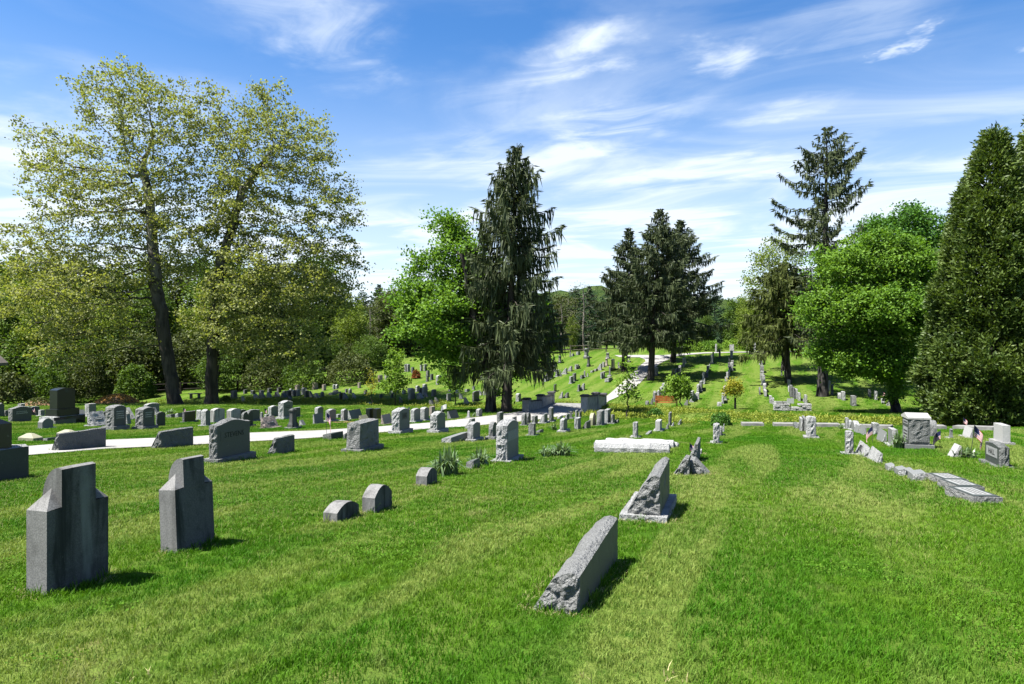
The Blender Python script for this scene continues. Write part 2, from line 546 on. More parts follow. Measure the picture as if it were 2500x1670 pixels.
def far_hill_mat():
    n = NT('far_wooded_hill')
    p = n.pos()
    c = n.mix(n.ramp(n.noise(p, .12, 6, .7), .38, .64), (.030, .060, .022), (.075, .115, .035))
    return n.fin(n.bsdf(c, 1.0, 0.0, n.bump(n.noise(p, .14, 6, .7), 1.0, 6.0)))


hx = np.arange(-500, 560, 6.0); hy = np.arange(330, 520, 6.0)
gx, gy = np.meshgrid(hx, hy)
gz = -4 + (24 + 7 * np.sin(gx / 90 + 1.0) + 3 * np.sin(gx / 33)) * np.clip((gy - 335) / 60, 0, 1) ** .8
gz = gz + np.random.default_rng(3).normal(0, 1.3, gx.shape)
V = np.stack([gx.ravel(), gy.ravel(), gz.ravel()], 1)
ny, nx = gx.shape; ii = np.arange(ny * nx).reshape(ny, nx)
Q = np.stack([ii[:-1, :-1].ravel(), ii[:-1, 1:].ravel(), ii[1:, 1:].ravel(), ii[1:, :-1].ravel()], 1)
tag(mesh_np('hills', V, Q, far_hill_mat(), smooth=True), kind='structure')


def road_sheet(name, pairs, off=.035, sub=10, cross=6):
    """pairs: ((px,py) left edge, (px,py) right edge) along the road, as seen; laid on the ground"""
    A = np.array([G(*a)[:2] for a, b in pairs]); B = np.array([G(*b)[:2] for a, b in pairs])
    t = np.arange(len(A)); tt = np.linspace(0, len(A) - 1, (len(A) - 1) * sub + 1)
    f = lambda P: np.stack([np.interp(tt, t, P[:, 0]), np.interp(tt, t, P[:, 1])], 1)
    A, B = f(A), f(B)
    k = np.ones(sub) / sub
    V = []
    for j in range(cross + 1):
        P = A + (B - A) * j / cross
        z = np.maximum(base_h(P[:, 0], P[:, 1]), H(P[:, 0], P[:, 1])) + off
        V.append(np.stack([P[:, 0], P[:, 1], z], 1))
    V = np.stack(V, 1); n_, m_ = V.shape[:2]
    ii = np.arange(n_ * m_).reshape(n_, m_)
    Q = np.stack([ii[:-1, :-1].ravel(), ii[:-1, 1:].ravel(), ii[1:, 1:].ravel(), ii[1:, :-1].ravel()], 1)
    tag(mesh_np(name, V.reshape(-1, 3), Q, M['road'], smooth=True), kind='structure')
    return np.concatenate([A, B[::-1]])


ROADS = []
ROADS.append(road_sheet('road', [
    ((-260, 1108), (-260, 1138)), ((0, 1098), (0, 1122)), ((80, 1091), (80, 1113)), ((262, 1076), (262, 1098)), ((475, 1068), (475, 1088)), ((592, 1059), (592, 1081)),
    ((770, 1053), (770, 1071)), ((925, 1043), (925, 1058)), ((1052, 1033), (1052, 1048)), ((1137, 1023), (1137, 1043)),
    ((1213, 1014), (1218, 1035)), ((1262, 1007), (1295, 1028)), ((1284, 1003), (1375, 1016)), ((1300, 999), (1427, 1005)),
    ((1322, 995), (1440, 1001)), ((1342, 992), (1455, 996)), ((1430, 984), (1472, 989)), ((1470, 976), (1487, 979)), ((1490, 961), (1512, 968)),
    ((1520, 934), (1557, 942)), ((1543, 911), (1580, 917)), ((1560, 895), (1595, 903)), ((1576, 883), (1610, 889)), ((1574, 877.5), (1622, 882)), ((1560, 872.5), (1640, 876)),
    ]))
ROADS.append(road_sheet('path', [((1500, 868), (1512, 872.5)), ((1560, 867.5), (1560, 873)), ((1620, 868), (1620, 876)), ((1660, 864.5), (1660, 869)), ((1720, 861), (1720, 863.5)),
                                 ((1800, 859.5), (1800, 861.5)), ((1910, 857.5), (1910, 859.5)), ((2040, 857), (2040, 859))], off=.05))
# ------------------------------------------------------------------ trees
def rand_unit(r, n):
    v = r.normal(size=(n, 3)); return v / np.linalg.norm(v, axis=1, keepdims=True)


def leaf_quads(C, r, L, Wd, up=.35, long_dir=None, jitter=.35):
    """rhombus leaves at centres C; L, Wd arrays or floats; normals lean upward by `up`"""
    n = len(C)
    if long_dir is None:
        u = rand_unit(r, n)
    else:
        u = long_dir + r.normal(size=(n, 3)) * jitter
        u /= np.linalg.norm(u, axis=1, keepdims=True)
    nn = rand_unit(r, n) + np.array([0, 0, up * 2])
    v = np.cross(nn, u); v /= np.linalg.norm(v, axis=1, keepdims=True) + 1e-9
    L = np.broadcast_to(np.asarray(L, float), (n,))[:, None]; Wd = np.broadcast_to(np.asarray(Wd, float), (n,))[:, None]
    P = np.stack([C - u * L * .5, C + v * Wd * .5 - u * L * .05, C + u * L * .5, C - v * Wd * .5 - u * L * .05], 1)
    return P.reshape(-1, 3), np.arange(4 * n).reshape(n, 4)


def tubes(A, B, ra, rb, n=5):
    """independent tapered tubes from A to B"""
    d = B - A; L = np.linalg.norm(d, axis=1, keepdims=True) + 1e-9; d = d / L
    h = np.where(np.abs(d[:, 2:3]) > .9, np.array([[1.0, 0, 0]]), np.array([[0, 0, 1.0]]))
    u = np.cross(d, h); u /= np.linalg.norm(u, axis=1, keepdims=True); w = np.cross(d, u)
    t = np.arange(n) * 2 * math.pi / n
    ring = u[:, None] * np.cos(t)[None, :, None] + w[:, None] * np.sin(t)[None, :, None]
    Va = A[:, None] + ring * ra[:, None, None]; Vb = (B + d * (rb[:, None] * .6))[:, None] + ring * rb[:, None, None]
    V = np.concatenate([Va, Vb], 1).reshape(-1, 3)
    m = len(A); i = np.arange(n); q = np.stack([i, (i + 1) % n, (i + 1) % n + n, i + n], 1)
    return V, (q[None] + (np.arange(m) * 2 * n)[:, None, None]).reshape(-1, 4)


def colonize(attr, chain, step=.7, di=6.0, dk=1.1, iters=140, seed=0, grav=0.0):
    r = np.random.default_rng(seed)
    pts = [np.array(c, float) for c in chain]; par = [-1] + list(range(len(chain) - 1))
    attr = np.array(attr, float)
    P0 = np.array(pts)
    D = np.linalg.norm(attr[:, None] - P0[None], axis=2)
    nd = D.min(1); ni = D.argmin(1)
    seen = set()
    for it in range(iters):
        act = nd < di
        if not act.any():
            act = nd <= np.partition(nd, min(10, len(nd) - 1))[min(10, len(nd) - 1)]
        P = np.array(pts)
        dirs = np.zeros_like(P); cnt = np.zeros(len(P))
        v = attr[act] - P[ni[act]]; v /= np.linalg.norm(v, axis=1, keepdims=True) + 1e-9
        np.add.at(dirs, ni[act], v); np.add.at(cnt, ni[act], 1)
        idx = np.nonzero(cnt)[0]
        d = dirs[idx] / cnt[idx][:, None] + r.normal(size=(len(idx), 3)) * .22 + np.array([0, 0, grav])
        d /= np.linalg.norm(d, axis=1, keepdims=True) + 1e-9
        new = P[idx] + d * step
        keep = []
        for k, (i, q) in enumerate(zip(idx, new)):
            key = (round(q[0] * 3), round(q[1] * 3), round(q[2] * 3))
            if key in seen: continue
            seen.add(key); keep.append(k)
        if not keep: break
        base = len(pts)
        for k in keep: pts.append(new[k]); par.append(int(idx[k]))
        N_ = new[keep]
        D = np.linalg.norm(attr[:, None] - N_[None], axis=2)
        m = D.min(1); a = D.argmin(1) + base
        upd = m < nd
        nd = np.where(upd, m, nd); ni = np.where(upd, a, ni)
        ok = nd > dk
        attr, nd, ni = attr[ok], nd[ok], ni[ok]
        if len(attr) == 0: break
    return np.array(pts), np.array(par)


def radii(par, tip=.012, e=2.25, base=None, chain=0):
    n = len(par); r = np.zeros(n); s = np.zeros(n); kids = np.zeros(n, int)
    for i in range(n - 1, 0, -1):
        r[i] = tip if kids[i] == 0 else s[i] ** (1 / e)
        s[par[i]] += r[i] ** e; kids[par[i]] += 1
    r[0] = s[0] ** (1 / e)
    if base:
        f = base / r[0]
        r = np.where(r > 3 * tip, 3 * tip + (r - 3 * tip) * (base - 3 * tip) / max(1e-6, r[0] - 3 * tip), r)
    return r, kids


def ellipsoid_pts(r, els, n):
    """els: centre, radii, share; points fill the volume, denser outside"""
    tot = sum(e[2] for e in els); out = []
    for c, ra, sh in els:
        k = int(n * sh / tot)
        d = rand_unit(r, k) * (r.random((k, 1)) ** .42)
        out.append(np.array(c) + d * np.array(ra))
    return np.concatenate(out)


def px_ells(lst, D, deep=1.0):
    out = []
    for e in lst:
        cx, cy, rx, ry = e[:4]; off = e[4] if len(e) > 4 else 0.0
        d = D + off
        rx_, ry_ = rx / F * d, ry / F * d
        out.append((at(cx, cy, d), (rx_, (rx_ + ry_) * .5 * deep, ry_), rx_ * ry_ * (rx_ + ry_)))
    return out


def broad_tree(name, base, chain, els, mat, bark, n_attr, n_leaf, leaf, seed, trunk_r, spread=.5, step=.7, di=6., dk=1.1,
               leaf_thr=.05, up=.3, tip=.012, min_branch=.0, bare=0.0, grav=0.0, clump=0):
    """base: world base point; chain: world points of the main stem. Parts: trunk, crown."""
    r = np.random.default_rng(seed)
    base = np.array(base, float)
    attr = ellipsoid_pts(r, els, n_attr)
    # subdivide the stem
    ch = [np.array(chain[0], float)]
    for a, b in zip(chain[:-1], chain[1:]):
        a, b = np.array(a, float), np.array(b, float); k = max(1, int(np.linalg.norm(b - a) / step))
        for j in range(1, k + 1): ch.append(a + (b - a) * j / k + r.normal(size=3) * .05)
    P, par = colonize(attr, ch, step, di, dk, seed=seed, grav=grav)
    rad, kids = radii(par, tip, base=trunk_r)
    # stem never thinner than a straight taper
    nch = len(ch)
    for i in range(nch): rad[i] = max(rad[i], trunk_r * (1 - .62 * i / nch)) if i < nch else rad[i]
    rad[0] *= 1.25
    P = P - base
    root = empty(name, base)
    i = np.nonzero((par >= 0) & (rad > min_branch))[0]
    thick = i[rad[i] > .07]; thin = i[rad[i] <= .07]
    Va, Qa = tubes(P[par[thick]], P[thick], np.minimum(rad[par[thick]], rad[thick] * 1.35), rad[thick], 9)
    Vb, Qb = tubes(P[par[thin]], P[thin], np.minimum(rad[par[thin]], rad[thin] * 1.5), rad[thin], 4)
    mesh_np('trunk', np.concatenate([Va, Vb]), np.concatenate([Qa, Qb + len(Va)]), bark, root, smooth=True)
    tips = np.nonzero((rad < leaf_thr) & (np.arange(len(P)) >= nch))[0]
    if bare: tips = tips[r.random(len(tips)) > bare]
    if n_leaf:
        if clump:
            cc = P[r.choice(tips, clump)] + r.normal(size=(clump, 3)) * spread * .8
            w = r.random(clump) ** 1.5 + .15; w /= w.sum()
            pick = r.choice(clump, n_leaf, p=w)
            sig = np.array([spread, spread, spread * .55])
            C = cc[pick] + r.normal(size=(n_leaf, 3)) * sig * (.5 + r.random(clump)[pick])[:, None]
        else:
            C = P[r.choice(tips, n_leaf)] + r.normal(size=(n_leaf, 3)) * spread
        C = C[C[:, 2] > .6]
        ls = leaf * (.65 + .7 * r.random(len(C)))
        V, Q = leaf_quads(C, r, ls, ls * .8, up)
        mesh_np('crown', V, Q, mat, root, attr=r.random(len(C)))
    return root


def conifer(name, base, height, prof, mat, bark, seed, trunk_r, lean=(0, 0), whorl=.42, per=6, droop=.25, hang=(.35, .9), spray=.11,
            z0=1.5, gaps=0.0, dens=1.0, up_tip=.25, side=.5, irregular=.3):
    """Spruce-like: whorled boughs with hanging branchlets. prof: [(height fraction, radius m)]. Parts: trunk, crown."""
    r = np.random.default_rng(seed)
    root = empty(name, base)
    pf = np.array(prof, float)
    tipx = np.array([lean[0], lean[1], height])
    stem = lambda z: np.array([lean[0] * z / height, lean[1] * z / height, z])
    A, B, ra, rb = [], [], [], []
    zs = np.linspace(-.3, height, 24)
    for a, b in zip(zs[:-1], zs[1:]):
        A.append(stem(a)); B.append(stem(b))
        ra.append(max(.02, trunk_r * (1 - max(a, 0) / height) ** .85 * (1.25 if a < .2 else 1.08 if a < 1.0 else 1))); rb.append(max(.015, trunk_r * (1 - b / height) ** .85 if b < height else .015))
    C, Ld, LL = [], [], []
    z = z0
    while z < height - .15:
        fz = z / height
        Rz = np.interp(fz, pf[:, 0], pf[:, 1])
        k = max(3, int(per * (1 if fz < .9 else .7)))
        a0 = r.random() * 6.28
        for j in range(k):
            if r.random() < gaps: continue
            az = a0 + 6.283 * j / k + r.normal() * .3
            Lb = Rz * (1 + r.normal() * irregular)
            Lb = max(.25, min(Lb, Rz * 1.45))
            n = max(3, int(Lb / .30))
            t = np.linspace(0, 1, n + 1)
            rise = .25 * (fz ** 1.5)                          # upper boughs rise, lower ones droop
            zc = Lb * (rise * t - droop * (1.15 - fz) * 1.2 * t ** 1.3 + up_tip * np.maximum(0, t - .6) ** 1.5 * 1.6)
            wob = np.cumsum(r.normal(size=n + 1) * .05)
            X = np.cos(az + wob * .5) * t * Lb; Y = np.sin(az + wob * .5) * t * Lb
            p = stem(z) + np.stack([X, Y, zc], 1)
            thick = .012 + .022 * Lb / 3
            for q in range(n):
                A.append(p[q]); B.append(p[q + 1]); ra.append(thick * (1.15 - t[q])); rb.append(thick * (1.15 - t[q + 1]))
            out = np.array([math.cos(az), math.sin(az), 0]); sd_ = np.array([-math.sin(az), math.cos(az), 0])
            m = int(n * 9 * dens)
            tt = .12 + .88 * r.random(m) ** .75
            pc = np.stack([np.interp(tt, t, p[:, c]) for c in range(3)], 1)
            kind = r.random(m)
            lat = (r.random(m) * 2 - 1) * side * (.35 + .5 * Lb / 3) * np.sin(np.clip(tt, .1, .95) * 3.0 + .15)
            pc = pc + sd_ * lat[:, None]
            ln = np.where(kind < .6, hang[0] + (hang[1] - hang[0]) * r.random(m) ** 1.5, .35 + .3 * r.random(m))
            ln = ln * (.45 + .55 * min(1, Lb / 1.6))
            d = np.where((kind < .6)[:, None], np.array([0, 0, -1.0]) + out * .18, out * .9 + sd_ * (np.sign(lat) * .7)[:, None] + np.array([0, 0, -.15]))
            d /= np.linalg.norm(d, axis=1, keepdims=True)
            C.append(pc + d * (ln * .5)[:, None]); Ld.append(d); LL.append(ln)
        z += whorl * (.7 + .6 * r.random()) * (1.0 if fz < .8 else .75)
    V, Q = tubes(np.array(A), np.array(B), np.array(ra), np.array(rb), 7)
    mesh_np('trunk', V, Q, bark, root, smooth=True)
    C = np.concatenate(C); Ld = np.concatenate(Ld); LL = np.concatenate(LL)
    V, Q = leaf_quads(C, r, LL, spray * (.7 + .6 * r.random(len(C))), 0.0, Ld, .16)
    mesh_np('crown', V, Q, mat, root, attr=r.random(len(C)))
    return root


def column_tree(name, base, height, prof, mat, bark, seed, n_clump, per, size, z0=.4, lump=.19, squash=1.0):
    """Arborvitae: a dense skin of upright fan sprays over a lumpy tapering body."""
    r = np.random.default_rng(seed)
    root = empty(name, base)
    pf = np.array(prof, float)
    MBt = MB(); MBt.bar((0, 0, -.3), (0, 0, height * .8), .38, .05, 10)
    MBt.build('trunk', bark, root)
    f = np.linspace(0, 1, 200); w = np.interp(f, pf[:, 0], pf[:, 1]) + .15
    cdf = np.cumsum(w); cdf /= cdf[-1]
    fz = np.interp(r.random(n_clump), cdf, f)
    az = r.random(n_clump) * 6.283
    Rz = np.interp(fz, pf[:, 0], pf[:, 1])
    lum = np.array([mnoise.noise(Vector((math.cos(a) * 2.2, math.sin(a) * 2.2, z * height * .55)) + Vector((seed, 0, 0))) for a, z in zip(az, fz)])
    lum2 = np.array([mnoise.noise(Vector((math.cos(a) * 6, math.sin(a) * 6, z * height * 1.5)) + Vector((seed, 5, 0))) for a, z in zip(az, fz)])
    rr = Rz * (1 + lump * 2.2 * lum + lump * 1.3 * lum2) * (1 - .22 * r.random(n_clump) ** 2)
    out = np.stack([np.cos(az), np.sin(az) * squash, np.zeros(n_clump)], 1)
    cc = out * rr[:, None]; cc[:, 2] = z0 + fz * (height - z0)
    # each clump is a plume: sprays fan out from its root
    pick = np.repeat(np.arange(n_clump), per)
    n = len(pick)
    t = r.random(n) ** .7
    plume = (.28 + .40 * r.random(n_clump))[pick]
    axis_ = out[pick] * .75 + np.array([0, 0, .55]) + r.normal(size=(n, 3)) * .42
    axis_ /= np.linalg.norm(axis_, axis=1, keepdims=True)
    C = cc[pick] + axis_ * (t * plume)[:, None] + r.normal(size=(n, 3)) * .07
    V, Q = leaf_quads(C, r, size * (.7 + .7 * r.random(n)), size * .42, .0, axis_, .35)
    tint = np.clip(.15 + .6 * t + .25 * r.random(n), 0, 1) * 0 + r.random(n)
    mesh_np('crown', V, Q, mat, root, attr=tint)
    return root


def stem_px(pts, D):
    return [at(x, y, D) for x, y in pts]


# --- the two tall sycamores
bx, by, bz = G(430, 986)
Dm = by
els = px_ells([(300, 250, 120, 110), (150, 400, 105, 110), (400, 330, 110, 150), (260, 480, 210, 130), (90, 600, 120, 90), (70, 720, 110, 80, 1),
               (200, 700, 170, 100, -2), (470, 480, 70, 190), (180, 840, 130, 70, -1), (330, 620, 130, 90, 3), (300, 185, 55, 60), (200, 215, 40, 60), (440, 230, 60, 60), (70, 330, 50, 60)], Dm, .9)
t = broad_tree('sycamore_tree', (bx, by, bz), stem_px([(430, 992), (412, 890), (396, 780), (380, 680), (374, 600), (366, 500), (350, 400)], Dm), els,
               M['syc'], M['bark_syc'], 3400, 52000, .205, 11, .56, .30, .7, 7, .95, .06, .25, tip=.017, clump=5600)
tag(t, 'tall spreading sycamore with leaning trunk behind the black monument', 'tree', 'two great sycamores')
bx, by, bz = G(515, 986)
Dm = by
els = px_ells([(640, 290, 85, 90), (730, 370, 95, 130), (620, 470, 120, 150), (800, 520, 85, 110), (540, 330, 60, 120), (680, 680, 170, 130), (800, 680, 90, 110),
               (560, 760, 110, 110, -2), (700, 830, 140, 80, -1), (860, 640, 40, 70), (540, 620, 80, 110), (850, 520, 40, 50), (500, 250, 50, 70), (560, 420, 60, 120), (640, 220, 50, 40)], Dm, .9)
t = broad_tree('sycamore_tree', (bx, by, bz), stem_px([(515, 992), (520, 860), (528, 740), (540, 640), (566, 560), (590, 470), (640, 400)], Dm), els,
               M['syc'], M['bark_syc'], 3400, 55000, .205, 12, .54, .30, .7, 7, .95, .06, .25, tip=.017, clump=5600)
tag(t, 'tall upright sycamore with straight dark trunk, beside the leaning one', 'tree', 'two great sycamores')

# --- maple and drooping spruce by the bridge
bx, by, bz = G(1198, 1006)
Dm = by
els = px_ells([(1100, 560, 55, 50, 3), (1120, 640, 60, 80, 2), (1040, 640, 55, 50, 2), (1020, 720, 70, 60, 1), (1000, 790, 55, 55), (1080, 780, 90, 80), (1100, 860, 80, 45, 1),
               (1290, 880, 55, 40, 3), (1330, 780, 25, 40, 3), (1180, 760, 80, 120, 3)], Dm, 1.0)
t = broad_tree('maple_tree', (bx, by, bz), stem_px([(1198, 1010), (1197, 930), (1180, 860), (1160, 790), (1140, 700), (1130, 620)], Dm), els,
               M['maple'], M['bark_dark'], 1500, 52000, .20, 13, .36, .36, .6, 6, .9, .05, .55, clump=2200)
tag(t, 'bright green maple half hidden behind the drooping spruce by the bridge', 'tree')
bx, by, bz = G(1236, 1006)
hS = (bz * -1 + (835 - 352) / F * by)
t = conifer('spruce_tree', (bx, by - .3, bz), hS, [(0, 2.0), (.12, 3.0), (.22, 3.3), (.35, 2.9), (.5, 2.5), (.62, 2.8), (.72, 2.3), (.8, 1.5), (.9, 1.0), (1, .12)],
            M['spruce'], M['bark'], 21, .36, (.75, 0), .46, 6, .42, (.5, 1.5), .10, 3.7, .08, 1.5, .55, .5)
tag(t, 'dark drooping spruce with hanging branches beside the bridge', 'tree', 'spruces')

# --- three spruces along the hill road
for px, py, top, lx, prof, seed, lab in (
        (1524, 906, 555, .5, [(0, .8), (.12, 3.3), (.3, 3.5), (.45, 2.8), (.6, 2.7), (.75, 1.7), (.88, .9), (1, .1)], 22, 'smaller spruce on the hill, leftmost of the three by the road'),
        (1588, 928, 508, 1.0, [(0, .8), (.1, 2.8), (.3, 3.3), (.5, 3.2), (.65, 2.7), (.8, 1.9), (.92, .8), (1, .1)], 23, 'tallest of three hill spruces, pale bare trunk beside the road'),
        (1643, 884, 535, 1.0, [(0, .8), (.1, 3.4), (.3, 4.4), (.5, 4.3), (.62, 3.5), (.78, 2.5), (.9, 1.0), (1, .1)], 24, 'broad spruce on the hill with boughs sweeping out over the rows')):
    bx, by, bz = G(px, py)
    hS = -bz + (835 - top) / F * by
    t = conifer('spruce_tree', (bx, by, bz), hS, prof, M['spruce'], M['bark'], seed, .36, (lx, 0), .42, 6, .34, (.4, 1.0), .11, 4.0, .05, 1.4, .5, .5)
    tag(t, lab, 'tree', 'spruces')

# --- tall open spruce above the maples
bx, by, bz = G(2008, 967)
hS = -bz + (835 - 308) / F * by
t = conifer('spruce_tree', (bx, by, bz), hS, [(0, 1.0), (.2, 2.2), (.4, 2.6), (.5, 3.1), (.6, 2.9), (.7, 3.3), (.8, 2.4), (.88, 1.9), (.95, .9), (1, .12)],
            M['spruce'], M['bark_dark'], 25, .46, (.4, 0), .60, 6, .20, (.3, .8), .12, 4.5, .14, 1.15, .65, .5, .42)
tag(t, 'tall open spruce with bare thick trunk rising above the maples', 'tree', 'spruces')

# --- weeping hemlock to the left of it
bx, by, bz = G(1925, 934)
hS = -bz + (835 - 640) / F * by
t = conifer('hemlock_tree', (bx, by, bz), hS, [(0, 1.5), (.15, 3.0), (.35, 3.5), (.55, 3.2), (.75, 2.5), (.9, 1.4), (1, .2)],
            M['hemlock'], M['bark_dark'], 26, .30, (-.6, 0), .40, 7, .45, (.5, 1.3), .10, 4.0, .0, 1.5, .3, .6)
tag(t, 'olive green weeping conifer trailing over the upper rows of graves', 'tree')
bx, by, bz = G(1915, 905)
Dm = by
els = px_ells([(1900, 640, 70, 70), (1860, 700, 60, 60), (1930, 720, 60, 80), (1880, 780, 70, 50)], Dm)
t = broad_tree('leafing_tree', (bx, by, bz), stem_px([(1915, 905), (1912, 800), (1905, 720), (1895, 660)], Dm), els, M['wood1'], M['bark_dark'], 1300, 9000, .20, 27, .28, .35, .6, 6, .8, .04, .2, bare=.3)
tag(t, 'half leafless young tree with fine twigs beside the tall open spruce', 'tree')

# --- big maple in front and the dome of another behind it
bx, by, bz = G(2190, 1007)
Dm = by
els = px_ells([(2060, 660, 90, 70), (2150, 640, 100, 70, 1), (2240, 660, 60, 80, 1), (2020, 760, 80, 60, -.5), (2120, 760, 110, 70, -1.5), (2220, 780, 70, 80, -1),
               (1995, 740, 50, 45), (2100, 870, 130, 55, 0), (2210, 880, 60, 60, -1.5), (2040, 860, 70, 45, 1), (2180, 930, 45, 30, -1)], Dm, 1.0)
t = broad_tree('maple_tree', (bx, by, bz), stem_px([(2188, 1010), (2187, 955), (2180, 900), (2165, 830), (2140, 760), (2130, 690)], Dm), els,
               M['maple'], M['bark_dark'], 2300, 90000, .165, 14, .30, .30, .5, 5, .75, .05, .6, clump=3000)
tag(t, 'large round maple with a forked dark trunk shading the grass', 'tree')
bx, by, bz = G(2260, 930)
Dm = by
els = px_ells([(2200, 570, 110, 70), (2270, 600, 80, 90), (2130, 640, 60, 70), (2220, 720, 130, 90), (2300, 700, 60, 100)], Dm)
t = broad_tree('maple_tree', (bx, by, bz), stem_px([(2260, 935), (2255, 820), (2240, 700), (2220, 620)], Dm), els,
               M['maple2'], M['bark_dark'], 1500, 46000, .22, 15, .36, .36, .65, 6, .9, .05, .6, clump=1700)
tag(t, 'domed deep green maple rising behind the large round maple', 'tree')

# --- two arborvitae at the right edge
prof = [(0, 2.2), (.06, 2.55), (.15, 2.6), (.3, 2.4), (.5, 2.0), (.65, 1.55), (.8, 1.0), (.9, .6), (.96, .3), (1, .04)]
bx, by, bz = G(2425, 1034)
by0 = by
hS = -bz + (835 - 325) / F * by
t = column_tree('arborvitae', (bx, by, bz), hS, prof, M['arbor'], M['bark_dark'], 31, 3200, 44, .21, .55)
tag(t, 'dense dark arborvitae with pointed top beside the big maple', 'tree', 'arborvitae pair')
bx, by, bz = G(2560, 1033)
hS = -bz + (835 - 275) / F * by
t = column_tree('arborvitae', (bx, by + .5, bz), hS, [(a, b * .95) for a, b in prof], M['arbor'], M['bark_dark'], 32, 3000, 40, .21, .55)
tag(t, 'taller arborvitae cut off by the edge of the picture', 'tree', 'arborvitae pair')


# --- young planted trees
def sapling(px, py, els_, mat, seed, n, leaf, lab, stem_r=.045, wrap=None, name='young_tree', spread=.16):
    bx, by, bz = G(px, py)
    D = by
    E = px_ells(els_, D)
    top = min(e[1] for e in els_)
    t = broad_tree(name, (bx, by, bz), stem_px([(px, py + 1), (px, (py + top) / 2), (px, top)], D), E, mat, M['bark'], 260, n, leaf, seed, stem_r, spread, .28, 3, .32, .03, .3, tip=.006)
    if wrap:
        m = MB(); m.bar((0, 0, 0), (0, 0, wrap), .085, .075, 8); m.build('trunk_guard', M['tube'], t)
    tag(t, lab, 'tree', 'young planted trees')
    return t


sapling(907, 988, [(907, 915, 10, 14), (908, 940, 17, 12), (905, 958, 16, 8)], M['yellow'], 41, 260, .13, 'thin sapling with pale blossom and few leaves on far bank', .035)
sapling(965, 988, [(965, 870, 22, 25), (962, 905, 30, 20), (960, 940, 36, 18), (985, 930, 25, 14)], M['young'], 42, 2300, .17, 'slim young tree with leafy crown in front of the red bush')
sapling(1111, 986, [(1100, 895, 35, 25), (1105, 925, 42, 22), (1112, 948, 22, 12)], M['maple'], 43, 2200, .17, 'young round-headed tree on the bank left of the maple')
sapling(1531, 1021, [(1531, 895, 10, 18), (1532, 925, 18, 20), (1536, 955, 26, 14), (1520, 940, 20, 12), (1540, 970, 24, 10)], M['young'], 44, 620, .15, 'sparse young tree beside the road behind the bridge wall')
sapling(1662, 998, [(1655, 940, 34, 16), (1640, 955, 26, 12), (1668, 960, 26, 14), (1655, 925, 22, 12), (1680, 930, 12, 10)], M['young'], 45, 2300, .15, 'bright flat-topped young tree behind the orange bench')
sapling(1795, 999, [(1790, 940, 18, 14), (1788, 955, 24, 10), (1800, 950, 16, 10)], M['yellow'], 46, 1300, .12, 'yellow-leaved young tree with a dark guard on its stem', .03, .85)


# --- woods along the far boundary
def proto_broad(name, seed, h, w, low, mat, n, leaf, bare=0.0, bark='bark_dark', thr=.06):
    els = [((0, 0, h * (low + (1 - low) * .5)), (w, w, h * (1 - low) * .5), 1.0), ((w * .5, 0, h * (low + .15)), (w * .6, w * .7, h * .22), .4), ((-w * .5, .3, h * (low + .1)), (w * .6, w * .7, h * .22), .4)]
    return broad_tree(name, (0, 0, 0), [(0, 0, -.4), (.1, 0, h * .3), (0, .1, h * .6), (.2, 0, h * .85)], els, mat, M[bark], 620, n, leaf, seed, .20, .45, .8, 7, 1.2, thr, .35, bare=bare)


protos = {
    'A': proto_broad('wood_tree', 51, 14, 4.2, .12, M['wood1'], 11000, .30),
    'B': proto_broad('wood_tree', 52, 15, 3.6, .20, M['wood2'], 11000, .31),
    'C': proto_broad('wood_tree', 53, 13, 4.4, .08, M['wood3'], 11000, .30),
    'U': proto_broad('wood_tree', 57, 7, 3.0, .02, M['wood3'], 8000, .24),
    'V': proto_broad('wood_tree', 58, 7, 3.2, .02, M['wood2'], 8000, .24),
    'D': proto_broad('bare_tree', 54, 13, 4.0, .25, M['wood3'], 500, .2, .5, 'bark_pale'),
    'P': conifer('pine_tree', (0, 0, 0), 15, [(0, .8), (.1, 2.6), (.3, 3.2), (.6, 2.6), (.85, 1.4), (1, .2)], M['pine'], M['bark_dark'], 55, .25, (0, 0), .62, 6, -.05, (.2, .45), .22, 1.2, .1, .8, .4, .7),
    'S': conifer('pine_tree', (0, 0, 0), 14, [(0, .8), (.1, 2.8), (.3, 2.6), (.6, 1.9), (.85, .9), (1, .1)], M['pine'], M['bark_dark'], 56, .22, (0, 0), .5, 6, .25, (.3, .7), .2, .8, .0, .9, .4, .5),
}
labels = {'U': 'low olive green leafy tree at the edge of the wood', 'V': 'low mid green leafy tree at the edge of the wood',
          'A': 'pale spring green tree in the wood along the far boundary', 'B': 'mid green broadleaf tree in the wood along the far boundary',
          'C': 'dull olive tree in the wood along the far boundary', 'D': 'grey leafless tree standing among the far dark evergreens',
          'P': 'dark feathery pine in the wood along the far boundary', 'S': 'dark narrow conifer in the wood along the far boundary'}
first = {k: True for k in protos}


def wood(kind, px, d, top_px, rz=None, wide=1.0):
    p = protos[kind]
    if first[kind]: o = p; first[kind] = False
    else: o = copy_tree(p)
    x = (px - 1250) / F * d
    z = float(H(x, d))
    h = (835 - top_px) / F * d - z
    h0 = {'A': 14, 'B': 15, 'C': 13, 'D': 13, 'P': 15, 'S': 14, 'U': 7, 'V': 7}[kind]
    s = h / h0
    o.location = (x, d, z); o.rotation_euler = (0, 0, rng.random() * 6.28 if rz is None else rz)
    o.scale = (s * wide, s * wide, s)
    tag(o, labels[kind], 'tree', {'A': 'pale wood trees', 'B': 'mid green wood trees', 'C': 'olive wood trees', 'D': 'leafless trees', 'U': 'low olive trees', 'V': 'low green trees', 'P': 'far pines', 'S': 'narrow far conifers'}[kind])
    return o


r_ = np.random.default_rng(99)
